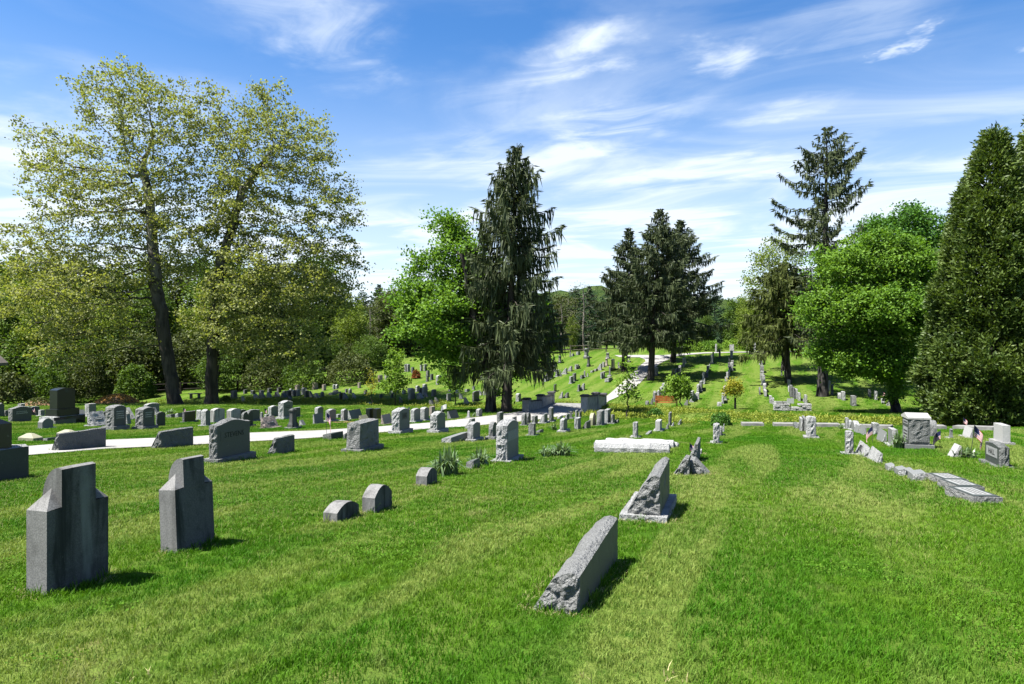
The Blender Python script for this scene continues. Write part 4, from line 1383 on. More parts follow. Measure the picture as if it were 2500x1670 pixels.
T = {}
BIG = """
# left lawn beyond and before the road
143.0 262 1054 1103 S d 20 0 n|long low rock-topped marker with its dark back to the viewer, before the road
366 473 1050 1096 S d 27 0 n|plain dark green slant marker standing just before the road
510 612 1027 1131 s m 20 14 n|grey headstone cut with STEVENS on a wide base|STEVENS
651 719 1067 1110 S d 23 0 n|small dark wedge marker right of the STEVENS stone
845 926 1030 1104 b m 32 10 n|massive rock-faced block headstone with ragged top before the road
787 838 1057 1074 w d 22 0|low dark-faced kerb marker under the flag on the road edge
838 858 1057 1074 w d 6 0|short low marker wedged behind the ragged block headstone
956 1000 998 1060 o l 19 10 n|broad headstone with shallow rounded top and small LEE panel|LEE
1050 1087 1006 1058 v l 17 9 n|rock-sided headstone with pitched top beside the road
1077 1151 1064 1083 w l 25 0|low double kerb stone with bright top joining a tall headstone
1141 1172 1031 1078 g l 14 7|headstone at the end of the low double kerb stone
1134 1160 1022 1048 S l 17 0|tilted rock slant marker behind the low double kerb
1193 1214 1031 1074 r m 10 9|narrow round-topped dark headstone just left of the two-toned one
1213 1229 1007 1048 t m 8 0|thin dark square post-like stone by the road
1211 1266 1028 1130 o l 27 9 n|tallest headstone mid lawn, polished face in two tones|band
# arched footstones
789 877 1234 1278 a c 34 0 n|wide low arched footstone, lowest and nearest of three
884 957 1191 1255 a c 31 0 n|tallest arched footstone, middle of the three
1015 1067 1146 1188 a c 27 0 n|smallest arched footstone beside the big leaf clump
1137 1172 1124 1147 w m 20 0|small low block half hidden in the leaf clumps
# wedge row in front
1643 1685 1114 1162 S m 40 0 n|third wedge marker in the front line, pale and narrow
1676 1711 1080 1131 S m 27 0 n|fourth wedge marker in the front line, beside a small flag
1709 1716 1099 1110 w w - 0|tiny white block right of the fourth wedge marker
# far lawn, left of the two sycamores
-8 10 985 1018 s m 5 0|greenish headstone at the very edge beside the wide nameplate stone
10 20 1002 1017 t m 4 0|small grey headstone behind the wide nameplate stone
20 76 993 1031 s m 10 0 n|wide low headstone with pale name panels, beside a flag|2
70 96 993 1015 o m 5 3|low wide headstone behind the flagged nameplate stone
43 61 986 1004 t l 8 0|small pale block peeping over the nameplate stone
93 109 1001 1016 t l 6 2|tiny square marker left of the tall black monument
143 185 1025 1037 w m 12 0|flat dark ledger slab at the foot of the black monument
92 129 1022 1047 a l 11 2|little pale arched marker with dark polished face
43 104 1059 1079 h y 38 0|pale hip-topped low marker, left one of the pair by the road
137 192 1050 1066 h y 36 0|pale hip-topped low marker, right one of the pair by the road
104 136 1069 1078 w m 12 0|flat grey slab between the hip-topped markers
181 208 1001 1017 Z l - 0|bluish slant marker just right of the black monument
207 234 986 1018 t l 10 3|rough-sided square headstone in front of the earth mound
213 262 1005 1042 Z l 16 5 n|slant marker with inscribed bright face turned towards the road|3
251 262 1005 1032 r k 2 0|dark narrow stone behind the inscribed slant marker
257 307 990 1051 o m 21 11 n|large rough-sided dark-faced headstone with arched top|4
307 320 1011 1037 Z l 4 0|bluish slant stone leaning right of the large arched headstone
313 337 995 1025 Z a - 0|pale pair-shaped slant marker behind the arched headstones
330 377 995 1049 o m 19 8 n|large arched headstone with a lighter band on its face|3
380 403 1006 1042 o d 4 0|slim dark round-shouldered headstone without a base
351 388 985 1012 o l 8 0|wide low headstone partly hidden behind the banded arched one
376 390 995 1014 Z l - 0|pale triangular slant stone behind the slim dark headstone
404 432 1011 1020 w m 14 0|low ledger slab left of the small leafy clump
427 446 1008 1020 w l 8 0|low slab left of the square black headstone
445 477 1005 1032 t k 5 3|square black headstone on the open lawn
479 494 1001 1026 o l 10 3|rough-sided headstone behind the two rolled marble stones
490 513 1000 1041 g l 12 3|rough-sided headstone with pitched top left of rolled marble stone
513 548 997 1033 o a 10 0 n|black-streaked white marble stone with rolled top, left of two
553 588 998 1031 o a 11 0 n|black-streaked white marble stone with rolled top, right of two
589 617 1006 1043 d d 5 4|dark twin-arched headstone behind the STEVENS stone
582 600 1001 1018 o d 3 0|dark low stone behind the twin-arched headstone
595 634 1001 1031 s m 6 4|wide headstone with curved top right of the twin arches
632 645 1006 1026 p l 7 2|small pale pointed stone beside a flag
645 656 1012 1020 t l 5 0|little block behind the brown slant marker
654 679 991 1018 g l 8 0|medium headstone with pitched top left of the tallest lawn stone
679 714 979 1024 g l 13 7 n|big headstone on a pale base, tallest near the creek|2
636 680 1018 1047 Z n 15 3 n|brown slant marker with dark plaque on its face|2
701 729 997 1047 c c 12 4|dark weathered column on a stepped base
714 733 996 1019 t m 4 2|wide headstone behind the dark column
732 749 1026 1040 Z l - 0|small pale slant marker right of the dark column
768 789 994 1017 o l 8 0|headstone behind the bright slanted tablet
764 790 1010 1036 Z l 5 2|bright slanted tablet on a white slab
795 820 999 1031 g l 9 5|rough-sided headstone with pitched top behind the road flag
819 832 1012 1021 t l 6 0|low pale block left of the narrow headstone
832 849 999 1029 o l 7 3|narrow pale-sided headstone beside bare soil
849 885 1001 1025 Z l 9 0|wide bluish slant marker on bare soil
876 905 1014 1034 Z y 14 0|pale dome-backed boulder marker behind the ragged block
893 912 998 1024 k k 9 2|square stone with black face, left of a matching pair
911 930 998 1024 k k 9 2|square stone with black face, right of a matching pair
930 957 1012 1037 Z n 7 3|pinkish slant marker left of the LEE headstone
1002 1026 998 1032 o l 9 5|rough-sided headstone just right of the LEE headstone
1025 1047 995 1028 o l 11 4|headstone on a dark base under the drooping dark flag
1048 1062 993 1017 t n 6 0|brown stone draped with a flag
1076 1084 999 1013 t m 3 0|little dark square stone under the white flag
1092 1121 1003 1024 Z m 10 0|broad grey slant marker facing the road
1140 1148 1003 1021 p w 5 2|thin white post marker
1162 1177 999 1018 o l 7 0|small headstone at the foot of the dark trunk
# right of the two-toned stone
1273 1286 1009 1040 r m 8 3|thin round-topped stone, left of a close pair beyond two-toned one
1287 1296 1008 1036 r d 3 2|thin dark round-topped stone, right of a close pair
1298 1313 1016 1038 t m 8 0|stump of a broken stone behind the square block
1316 1337 1010 1035 S l 13 4|steep rock slant marker on a base beside the road
1340 1352 995 1031 t m 8 4|tall thin slab leaning to one side beside the road
1290 1308 1034 1064 t m 13 2|upright square block with flat cap on the lawn
1309 1327 1050 1059 w m - 0|low rock beside the square block with flat cap
1367 1385 1022 1057 g l 9 7|small pitched-top headstone on base by the wispy clump
1402 1418 1021 1049 t l 9 0|rough upright stone between the pitched-top and yellowish ones
1420 1442 1029 1048 S m 12 0|slant marker with a few flowers left of yellowish stone
1439 1455 1009 1040 r y 8 0|yellowish round-topped headstone left of a bulky rough one
1456 1476 1003 1040 b m 12 3|bulky rough headstone right of the yellowish stone
1475 1491 1000 1036 t l 9 4|tall headstone at the end of the lawn cluster
1492 1501 1013 1036 t m 4 3|thin leaning stone after the tall headstone
1500 1506 1024 1034 w m - 0|tiny low stone, first of two ending the lawn cluster
1506 1512 1024 1034 w m - 0|tiny low stone, last of two ending the lawn cluster
1360 1374 1016 1024 w w - 0|low whitish rocks beside the road
1376 1390 1011 1027 S l 8 0|small slant stone beside the low whitish rocks
1390 1398 1004 1023 p m 5 3|thin pointed stone on the verge near the bridge
1405 1411 1002 1021 t l 3 2|thin pale stone on the verge close to the bridge pier
1413 1420 1004 1020 t m 4 0|small dark stone on the verge beneath the bridge pier
1244 1262 1018 1030 S l - 0|rock slant marker hidden behind the two-toned headstone
# middle lawn
1545 1558 1032 1070 t l 10 4|narrow rock-faced pillar stone behind the big low tomb
1600 1616 1027 1054 t w 11 4|white-topped headstone with lit rough face
1633 1640 1008 1040 t m 4 2|tall slender dark stone behind the white-topped one
1626 1637 1036 1049 S m - 0|small dark slant stone beside the white-topped headstone
1640 1649 1032 1042 S l - 0|low slant stone behind the tall slender one
1652 1668 1027 1038 S l - 0|last low slant stone before the creek bank
1575 1592 1057 1063 w l - 0|flat stone set nearly flush in the lawn
1741 1758 1037 1084 t l 15 3 n|rock-faced pillar stone on a broad base, centre of the right lawn
1758 1765 1043 1065 t m 5 2|thin stone just behind the rock-faced pillar
1764 1773 1035 1056 S l - 0|slant stone under the glossy green shrub
# right lawn
1968 1992 1018 1071 b l 2 6 n|lit rock-faced pillar with flat top, front of a close pair
1958 1970 1020 1055 t m 6 0|smooth dark slab behind the lit rock-faced pillar
1951 1960 1021 1054 t l 4 0|rough stone at the back of the close pair
1932 1950 1035 1047 w m - 0|loose grey rock in front of the coping slabs
2063 2073 1021 1048 t l 3 2|narrow stone at the back of the leaning cluster
2071 2080 1026 1046 r l 3 0|thin round stone second in the leaning cluster
2078 2099 1029 1053 r l 8 2|round-headed stone in the middle of the leaning cluster
2084 2100 1039 1058 S l 8 0|slant stone third in the leaning cluster
2098 2115 1039 1062 S l 9 0|slant stone at the front of the leaning cluster
2063 2084 1055 1111 t l 2 5 n|pale square pillar on base beside the BELL marker
2087 2124 1087 1118 S l 20 0 n|tilted marker cut with BELL in the right lawn|BELL
2116 2155 1102 1132 S l 22 0 n|tilted rough marker just below the BELL marker
2127 2147 1034 1062 t l 5 0|upright stone behind the draped flag on the right lawn
2139 2165 1051 1081 S l 14 0|inscribed slant stone right of the draped flag
2168 2192 1048 1090 t l 10 4|smooth-faced headstone left of the gabled monument
2160 2185 1134 1152 w l 8 0|low rough block, back one of four near the flat markers
2183 2214 1142 1164 w l 10 0|low rough block, second of four near the flat markers
2205 2232 1146 1164 w l 10 0|low rough block, third of four near the flat markers
2215 2262 1152 1177 w l 12 0|low rough block, front one of four near the flat markers
2263 2288 1027 1066 r m 9 3|inscribed headstone right of the gabled monument
2316 2328 1047 1071 c l 5 2|little pedestal stone in the shade edge
2350 2376 1043 1071 S w 18 3|white slanted marker behind the large flag
2426 2467 1037 1087 t w 22 9 n|white upright headstone behind the HALL stone
2405 2465 1084 1142 g d 34 7 n|dark headstone with pale panel cut HALL|HALL
2313 2348 1086 1118 S w 12 0|white wedge marker among straggling leaves
"""


def parse(txt, default_group=None):
    for ln in txt.strip().splitlines():
        if ln.startswith('#') or not ln.strip(): continue
        a = ln.split('|'); f = a[0].split()
        xl, xr, yt, yb = map(float, f[:4]); kind, mat = f[4], f[5]
        E = None if f[6] == '-' else float(f[6]); bh = float(f[7]); near = len(f) > 8
        text = a[2] if len(a) > 2 else None
        yield xl, xr, yt, yb, kind, mat, E, bh, near, a[1], text


for xl, xr, yt, yb, kind, mat, E, bh, near, lab, text in parse(BIG):
    if xl == 143.0: xl = 123
    kw = {}
    if 'leaning to one side' in lab: kw['lean'] = R(-6)
    if 'thin leaning' in lab: kw['lean'] = R(7)
    o, (ww, tt, hd, hb) = stone(xl, xr, yt, yb, kind, mat, E, bh, lab, near, **kw)
    right = (xl + xr) / 2 > 1806
    if not text: continue
    args = (o, tt, hb, hd, ww, kind, right)
    if text == 'STEVENS': lettering(*args, 'STEVENS', .165, .60, (.80, .22, 'm'))
    elif text == 'LEE': lettering(*args, 'LEE', .20, .66, (.5, .26, 'm'))
    elif text == 'HALL': lettering(*args, 'HALL', .165, .55, (.78, .20, 'panel'))
    elif text == 'band':
        m = MB(); m.box(-ww * .47, ww * .47, -.003, .003, -hd * .13, hd * .13); m.build('polished_band', M['panel'], o, (0, -tt / 2 - .004, hb + hd * .62))
    elif text == 'BELL': T['bell'] = (o, ww, tt, hd)
    elif kind in 'Z':
        # plaque or lines on the slope that faces the road
        a = math.atan2(tt * .78, hd * .8)
        m = MB(); L_ = math.hypot(tt * .7, hd * .75)
        m.box(-ww * .28, ww * .28, -.003, .004, -L_ * .27, L_ * .27)
        p = m.build('inset_panel', M['d'], o, (0, -tt * .06, hb + hd * .56)); p.rotation_euler = (-a, 0, 0)
        m = MB(); r = random.Random(5)
        for i in range(int(text)):
            zz = (i - (int(text) - 1) / 2) * L_ * .15
            for q in range(5): m.box(-ww * .24 + q * ww * .1, -ww * .24 + q * ww * .1 + ww * .07, -.006, .006, zz - .02, zz + .02)
        p = m.build('lettering', M['letter_pale'], o, (0, -tt * .06, hb + hd * .56)); p.rotation_euler = (-a, 0, 0)
    else:
        k = int(text)
        lettering(*args, k, .06, .62 if k < 4 else .55, (.62, .09 * k + .05, 'm') if mat != 'l' else None, 'letter_pale' if mat in 'md' else 'letter')

# letters on the slope of the tilted marker
o, ww, tt, hd = T['bell']
cu = bpy.data.curves.new('lettering', 'FONT'); cu.body = 'BELL'; cu.size = .20; cu.extrude = .004; cu.align_x = 'CENTER'; cu.align_y = 'CENTER'
tmp = bpy.data.objects.new('lettering', cu); COL.objects.link(tmp); bpy.context.view_layer.update()
me = bpy.data.meshes.new_from_object(tmp.evaluated_get(bpy.context.evaluated_depsgraph_get())); bpy.data.objects.remove(tmp)
me.materials.clear(); me.materials.append(M['letter'])
lt = bpy.data.objects.new('lettering', me); COL.objects.link(lt); lt.parent = o
sl = math.atan2(hd * .88, tt * .78)
lt.location = (0, tt * .11 + .022, hd * .54 + .022); lt.rotation_euler = (sl, 0, math.pi)

# --- the two long wedge markers in front
def wedge(px, py, w, t, h, label, base=None, seed=0, top=.20):
    gx, gy, gz = G(px, py)
    hb = 0
    o = empty('slant_marker', (0, 0, 0), ROWA)
    if base:
        bw, bt, hb = base
        C = np.array([gx, gy]) + RD * bw / 2 - n_ * bt / 2
        V, Fc, mi = prism([(-bw / 2, 0), (bw / 2, 0), (bw / 2, hb + .1), (-bw / 2, hb + .1)], bt, .02, .02, .05, 6, 3, seed, 0, 0, bulge=.1)
        V = xz(V); V[:, 2] -= .1; V[V[:, 2] > hb - .03, 2] = hb
        mesh_np('base', V, Fc, M['lr'], o)
    else: C = np.array([gx, gy]) + RD * w / 2 - n_ * t / 2
    o.location = (C[0], C[1], float(H(*C)))
    FEET.append((C[0], C[1], ROWA, *((base[0], base[1]) if base else (w, t))))
    poly = [(-t / 2, 0), (t / 2, 0), (t / 2, h * .06), (-t / 2 + t * (top + .10), h * .86), (-t / 2 + t * top * .8, h * .985), (-t / 2 + t * top * .4, h * 1.03), (-t / 2, h * .98)]
    V, Fc, mi = prism(poly, w, .030, .05, .026, 46, 8, seed, 0, 0, bulge=.15)
    V = yz(V)
    # rough quarry face on slope and ends, the back stays flat
    V[:, 2] += hb - (.03 if not base else 0)
    V[:, 1] = np.maximum(V[:, 1], -t / 2)
    # a hump towards the far end, falling to the near one
    f = .96 + .08 * np.clip((V[:, 0] + w / 2) / w, 0, 1)
    V[:, 2] = hb + (V[:, 2] - hb) * f
    mi = [1 if all(abs(V[i][1] + t / 2) < .01 for i in fc) else 0 for fc in Fc]
    mesh_np('stone', V, Fc, [M['mr'], M['m']], o, midx=mi)
    return tag(o, label, CAT)


wedge(1416, 1504, 1.60, .40, .385, 'largest wedge marker, nearest in the front line, without a base', None, 3.3, .40)
wedge(1628, 1280, 1.20, .40, .50, 'second wedge marker in the front line, standing on a rough base', (1.38, .58, .12), 7.7, .33)
# wedge lying the other way behind the third one
stone(1684, 1741, 1124, 1161, 'Z', 'm', 50, 0, 'low wedge sloping the other way beside the third wedge marker', True, w=.5)

# --- long low tombs
def tomb(xl, xr, yt, yb, depth, label, seed):
    gx, gy, gz = G(xl, yb); gx2, gy2, _ = G(xr, yb + 3)
    L_ = math.hypot(gx2 - gx, gy2 - gy); a = math.atan2(gy2 - gy, gx2 - gx)
    h = (yb - yt) * gy / F * .92
    C = np.array([(gx + gx2) / 2, (gy + gy2) / 2]) + np.array([-math.sin(a), math.cos(a)]) * depth / 2
    o = empty('long_tomb', (C[0], C[1], float(H(*C))), a)
    poly = [(-depth / 2, 0), (depth / 2, 0), (depth / 2, h * .55), (depth * .30, h * .95), (0, h), (-depth * .30, h * .95), (-depth / 2, h * .55)]
    V, Fc, mi = prism(poly, L_, .07, .07, .07, 34, 4, seed, 1, 1, bulge=.2); V = yz(V)
    top = V[:, 2] > h * .8
    V[top, 2] = np.clip(V[top, 2], None, h + .005); V[:, 2] -= .03
    V[V[:, 2] < .0, 2] = -.1
    mi = [0 if all(V[i][2] > h * .78 for i in fc) else 1 for fc in Fc]
    mesh_np('stone', V, Fc, [M['pale_rock'], M['lr']], o, midx=mi)
    return tag(o, label, 'tomb', 'long low tombs')


tomb(1452, 1634, 1074, 1105, .62, 'long low rock-edged tomb with flat bright top, front one of three', 2.2)
tomb(1478, 1644, 1069, 1092, .55, 'long low tomb whose ridge shows behind the front tomb', 4.4)
tomb(1500, 1653, 1075, 1090, .5, 'end of a long low tomb peeping out behind the other two', 6.6)

# --- gabled monument on the right lawn
gx, gy, gz = G(2219, 1096)
s = gy / F
w_, t_ = .80, .52
C = np.array([gx, gy]) + RD * w_ / 2 + n_ * t_ / 2
o = empty('gabled_monument', (C[0], C[1], float(H(*C))), ROWA)
hh = 88 * s; hb = 13 * s
m = MB(); m.box(-w_ / 2 - .1, w_ / 2 + .1, -t_ / 2 - .1, t_ / 2 + .1, -.1, hb); m.build('base', M['l'], o)
V, Fc, mi = prism([(-w_ / 2, 0), (w_ / 2, 0), (w_ / 2, hh * .70), (-w_ / 2, hh * .70)], t_, .05, 0, .08, 6, 0, 8.8, 1, 0); V = xz(V); V[:, 2] += hb
mesh_np('die', V, Fc, [M['d'], M['dr']], o, midx=mi)
m = MB(); y1 = t_ / 2 + .03; x1 = w_ / 2 + .03; z0 = hb + hh * .70
V = [(-x1, -y1, z0), (x1, -y1, z0), (x1, y1, z0), (-x1, y1, z0), (-x1, -y1, z0 + .05), (x1, -y1, z0 + .05), (x1, y1, z0 + .05), (-x1, y1, z0 + .05), (0, -y1, z0 + .15), (0, y1, z0 + .15)]
m.add(V, [(3, 2, 1, 0), (0, 1, 5, 8, 4), (2, 3, 7, 9, 6), (1, 2, 6, 5), (3, 0, 4, 7), (5, 6, 9, 8), (7, 4, 8, 9)]); m.build('gable_cap', M['pale_rock'], o)
for zf, hp in ((.60, .13), (.28, .34)):
    m = MB(); m.box(-.27, .27, t_ / 2 + .001, t_ / 2 + .006, hb + hh * zf - hp / 2, hb + hh * zf + hp / 2); m.build('inset_panel', M['panel'], o)
    m = MB()
    for i in range(int(hp / .09)):
        for q in range(6): m.box(-.22 + q * .075, -.17 + q * .075, t_ / 2 + .006, t_ / 2 + .009, hb + hh * zf - hp / 2 + .03 + i * .09, hb + hh * zf - hp / 2 + .075 + i * .09)
    m.build('lettering', M['letter'], o)
tag(o, 'tall square monument with gabled cap and inscribed side, right lawn', 'monument')

# --- three flat markers
for k, (xa, ya, w_, lab) in enumerate(((2306, 1186, .62, 'flat grave marker with pale panel, back one of three in line'), (2340, 1203, .62, 'flat grave marker with pale panel, middle one of three in line'),
                                   (2377, 1230, .74, 'flat grave marker with bluish border and pale panel, front one of three'))):
    gx, gy, gz = G(xa, ya)
    t_ = .40
    ang = ROWA + R(14)
    e1 = np.array([math.cos(ang), math.sin(ang)]); e2 = np.array([e1[1], -e1[0]])
    C = np.array([gx, gy]) + e1 * w_ / 2 + e2 * t_ / 2
    o = empty('flat_marker', (C[0], C[1], float(H(*C))), ang)
    V, Fc, mi = prism([(-w_ / 2, -.06), (w_ / 2, -.06), (w_ / 2, .125), (-w_ / 2, .115)], t_, .02, .02, .05, 6, 3, k + 2.2, 0, 0, bulge=.2)
    V = xz(V)
    V[:, 2] = np.minimum(V[:, 2], .12)
    mesh_np('stone', V, Fc, M['mr'], o)
    m = MB(); m.box(-w_ * .46, w_ * .46, -t_ * .45, t_ * .45, .121, .127); m.build('polished_top', M['d'], o)
    m = MB(); m.box(-w_ * .33, w_ * .33, -t_ * .33, t_ * .33, .1275, .130); m.build('inset_panel', M['panel'], o)
    m = MB()
    for i in range(3):
        for q in range(6): m.box(-w_ * .27 + q * w_ * .09, -w_ * .27 + q * w_ * .09 + w_ * .06, -.082 + i * .065, -.056 + i * .065, .1305, .133)
    m.build('lettering', M['letter_mid'], o)
    tag(o, lab, CAT, 'flat grave markers')

# --- the far lawn beyond the brook, the left hillside, the middle hillside, the rows on the right
FAR = [
 ('among the stones right of the second sycamore', """
563 579 955 973 t m 7 2
592 602 962 976 Z l - 0
592 602 952 962 t d - 0
611 623 954 963 o d - 0
618 632 962 973 Z l - 1
632 644 954 969 t l 5 0
638 652 958 973 Z m - 1
652 666 958 971 Z l - 1
651 662 949 961 t d - 0
671 685 957 969 Z n - 1"""),
 ('in the line of stones below the rail fence', """
674 685 948 959 t k - 0
686 703 960 973 Z d - 1
689 700 955 966 o m 4 0
699 711 954 969 o m 4 0
704 716 965 975 Z d - 0
711 723 953 968 o l 4 0
722 734 952 967 o l 4 0
705 714 950 958 o l - 0
735 746 948 964 o l 5 0
742 754 955 971 t d 4 0
745 753 949 957 Z l - 0
758 770 955 970 Z m - 0
769 782 960 972 Z l - 1
781 790 957 970 r m - 0"""),
 ('in the upper line of stones under the wood edge', """
720 733 941 955 t n 5 0
738 749 937 950 t n 5 0
762 776 936 951 t n 6 1
786 796 940 954 t n 4 0
811 818 940 951 b l - 0
817 826 939 949 r l - 0
873 881 935 948 t n 4 0"""),
 ('between the upright dark stone and the blossoming sapling', """
791 803 969 981 Z l - 0
812 826 953 961 w l - 0
796 827 960 965 w l - 0
828 841 959 975 o k 2 0
841 857 957 975 Z m - 0
841 848 950 959 t m - 0
849 858 950 961 r l - 0
863 875 959 973 Z l - 0
887 896 952 962 r l - 0
896 907 971 980 b l - 0
926 934 962 975 t d 2 0"""),
 ('around the slim young trees on the far bank', """
944 961 971 984 Z k - 1
953 960 960 974 t d - 0
977 988 966 979 Z k - 0
996 1013 949 977 o l 6 0
994 1001 948 958 t k - 0
1014 1025 943 957 o l 4 0
1022 1032 948 963 o d 3 0
1031 1043 939 953 o l 5 0
1030 1044 946 964 o l 5 0
1018 1037 961 975 Z l - 0
947 972 955 963 w l - 0
981 991 952 962 r l - 0
1053 1065 952 968 o m 5 0
1038 1049 959 970 Z m - 0
1050 1065 970 984 Z m - 1
1064 1076 968 982 Z m - 1"""),
 ('between the round-headed young tree and dark maple trunk', """
1090 1101 962 980 t l 4 0
1095 1102 950 956 b l - 0
1111 1123 951 960 Z l - 0
1124 1135 961 974 Z l - 0
1134 1147 951 957 w l - 0
1136 1150 969 984 Z l - 0
1153 1170 957 981 o d 4 0
1169 1181 954 965 Z l - 0
1181 1192 956 965 Z l - 0
1209 1219 951 969 t m 3 0
1153 1160 944 952 b l - 0
1173 1180 917 927 r l - 0
1259 1272 962 981 o l 7 0"""),
 ('high on the left hillside about the red bush', """
922 934 917 933 t n 4 0
939 948 911 929 t w 4 1
890 902 912 922 t d - 0
900 912 907 920 o d - 0
987 994 890 908 t l 3 0
993 1001 890 908 t l 3 0
1003 1011 897 911 t d - 0
1025 1032 891 906 t l 3 0
1034 1042 890 906 t l 3 0
1040 1049 906 921 t m 4 1
1040 1047 918 932 t d 3 1
1050 1058 914 928 t d 3 1
1064 1078 918 940 o l 5 0
1128 1133 911 921 t k - 0"""),
 ('low on the hillside between bridge and road', """
1301 1307 914 924 t d - 0
1328 1336 918 932 t l 4 1
1334 1342 913 929 t m 4 1
1340 1350 908 925 t l 4 1
1340 1344 902 910 t l - 0
1349 1358 892 908 t l 4 1
1356 1364 903 920 c l - 1
1362 1368 902 919 p m - 1
1367 1372 906 919 p m - 1
1352 1359 940 957 t k 2 1
1410 1417 941 956 t m 3 1
1419 1432 937 953 S l - 0
1367 1378 958 973 S w - 0
1378 1392 960 972 S m - 0
1390 1400 921 937 t l 4 1
1398 1407 913 931 t m 4 1
1416 1426 917 925 w m - 0
1424 1433 906 921 p l - 1
1434 1437 912 920 t l - 0"""),
 ('upper middle hillside below the far rail fence', """
1375 1389 900 914 S l - 1
1388 1401 895 907 S l - 0
1404 1410 891 902 t l - 0
1409 1414 890 901 t m - 0
1413 1417 893 900 t m - 0
1424 1439 852 876 c l 8 0
1432 1442 871 896 c m 5 0
1461 1474 889 904 S l - 1
1471 1478 885 897 t l - 0
1478 1487 875 894 c n - 0
1484 1493 895 920 p l 5 2
1490 1503 879 906 c k 5 0
1466 1472 910 925 t l 3 0
1471 1477 909 924 t l 3 0
1476 1497 926 934 w l - 0
1510 1518 885 899 t m - 0
1533 1544 870 885 c m - 0
1390 1396 861 872 p l - 0
1395 1402 864 870 w l - 0
1406 1417 859 867 w l - 0
1363 1373 869 887 c l - 0
1350 1355 866 888 p k - 0
1481 1493 862 876 c l - 0
1441 1452 906 910 w l - 0
1450 1460 902 907 w l - 0"""),
 ('in the hillside row that begins behind the orange bench', """
1579 1588 980 989 b m - 0
1589 1597 973 988 S m - 0
1594 1604 961 982 t m 6 0
1597 1604 956 968 t l - 0
1604 1613 956 972 t l 5 0
1611 1619 947 965 t l 5 1
1616 1626 939 958 t l 6 1
1623 1631 940 952 S l - 0
1640 1647 904 926 t k 2 0
1647 1654 903 920 t l 4 1
1654 1662 902 917 t m 4 1
1659 1666 894 908 t l - 0
1666 1673 877 897 t l 4 0
1672 1677 872 887 p w - 1"""),
 ('beside the pale-trunked spruce on the hill', """
1592 1598 906 920 t l 3 0
1598 1607 900 918 t l 5 1"""),
 ('in the second hillside row right of the orange bench', """
1673 1686 975 990 S m - 0
1685 1695 959 982 t l 7 1
1694 1703 963 977 b l - 0
1702 1711 960 976 b l - 0
1701 1709 943 961 t l 5 0
1707 1718 936 957 t m 6 1
1717 1725 925 938 S l - 0
1715 1722 913 930 t l 4 1
1725 1733 911 922 t k - 0
1723 1733 906 914 w l - 0
1725 1733 896 909 t m 5 0
1730 1737 889 898 S l - 0
1735 1744 868 889 t l 5 1
1741 1745 860 877 t k - 0
1755 1764 855 875 t k 4 1
1746 1753 842 861 t l 4 0"""),
 ('in the hillside row beyond the yellow-leaved young tree', """
1756 1767 983 992 b l - 0
1762 1770 964 986 t l 5 0
1768 1778 960 977 b l - 1
1766 1774 947 963 t w 5 0
1773 1780 921 931 t l - 0
1773 1780 911 927 t l 5 0
1777 1784 906 918 t l 5 0
1779 1786 896 909 t m 5 0
1783 1793 889 906 t l 6 1
1780 1786 886 898 t k - 0
1785 1793 882 895 t m 6 0
1781 1787 875 888 t k - 0
1786 1791 867 875 t l - 0
1786 1793 857 870 t l - 0
1784 1790 842 857 t l - 0
1789 1795 842 859 t l - 0"""),
 ('in the straight hillside row above the stone-walled plot', """
1860 1872 957 969 t l 6 0
1851 1857 948 964 r k 2 0
1861 1870 942 959 t l 3 0
1857 1871 939 945 w w - 0
1858 1868 919 941 t l 2 1
1854 1863 915 929 t l 2 0
1856 1865 909 919 t l 2 0
1854 1865 895 911 t m 2 0
1853 1861 873 891 t l 2 1
1852 1857 857 870 t k - 0
1848 1853 852 879 t l 2 0
1838 1846 838 856 t l 2 0
1841 1845 848 855 b l - 0"""),
 ('at the corner of the stone-walled plot', """
1877 1885 969 985 t l 2 0
1883 1890 974 987 t l 2 0
1888 1894 981 991 b l - 0"""),
 ('in the row that climbs from the plot to weeping conifer', """
1963 1971 966 987 t l 2 0
1956 1966 965 981 S l - 0
1947 1955 961 979 t l 2 0
1939 1948 952 974 t l 2 0
1934 1941 948 974 t k 2 0
1927 1935 943 970 t d 2 0
1921 1929 944 957 b l - 0
1922 1930 930 942 t l 2 0
1917 1930 918 928 w l - 0
1914 1923 907 922 t l 2 0
1905 1909 905 917 t l - 0"""),
 ('in the shade near the thick bare trunk', """
2018 2028 931 956 t l 2 0
2026 2035 941 964 t k 2 0
2044 2054 960 974 r l 2 0
2053 2064 958 978 t l 3 0
2076 2091 968 992 t m 4 0
2118 2127 952 970 t k 2 0
2134 2142 956 977 t l 2 0
2149 2158 974 985 b l - 0
2160 2170 978 991 S l - 0
2171 2181 973 991 r k 3 0"""),
]
ORD = ['first', 'second', 'third', 'fourth', 'fifth', 'sixth', 'seventh', 'eighth', 'ninth', 'tenth', 'eleventh', 'twelfth', 'thirteenth', 'fourteenth', 'fifteenth', 'sixteenth', 'seventeenth',
       'eighteenth', 'nineteenth', 'twentieth', 'twenty-first', 'twenty-second', 'twenty-third', 'twenty-fourth', 'twenty-fifth']
KW = {'t': 'headstone', 'o': 'rounded headstone', 's': 'headstone', 'r': 'round-topped stone', 'g': 'headstone', 'S': 'slanted marker', 'Z': 'slanted marker', 'w': 'low slab', 'b': 'rough block',
      'p': 'pointed stone', 'c': 'pedestal stone', 'k': 'stone'}
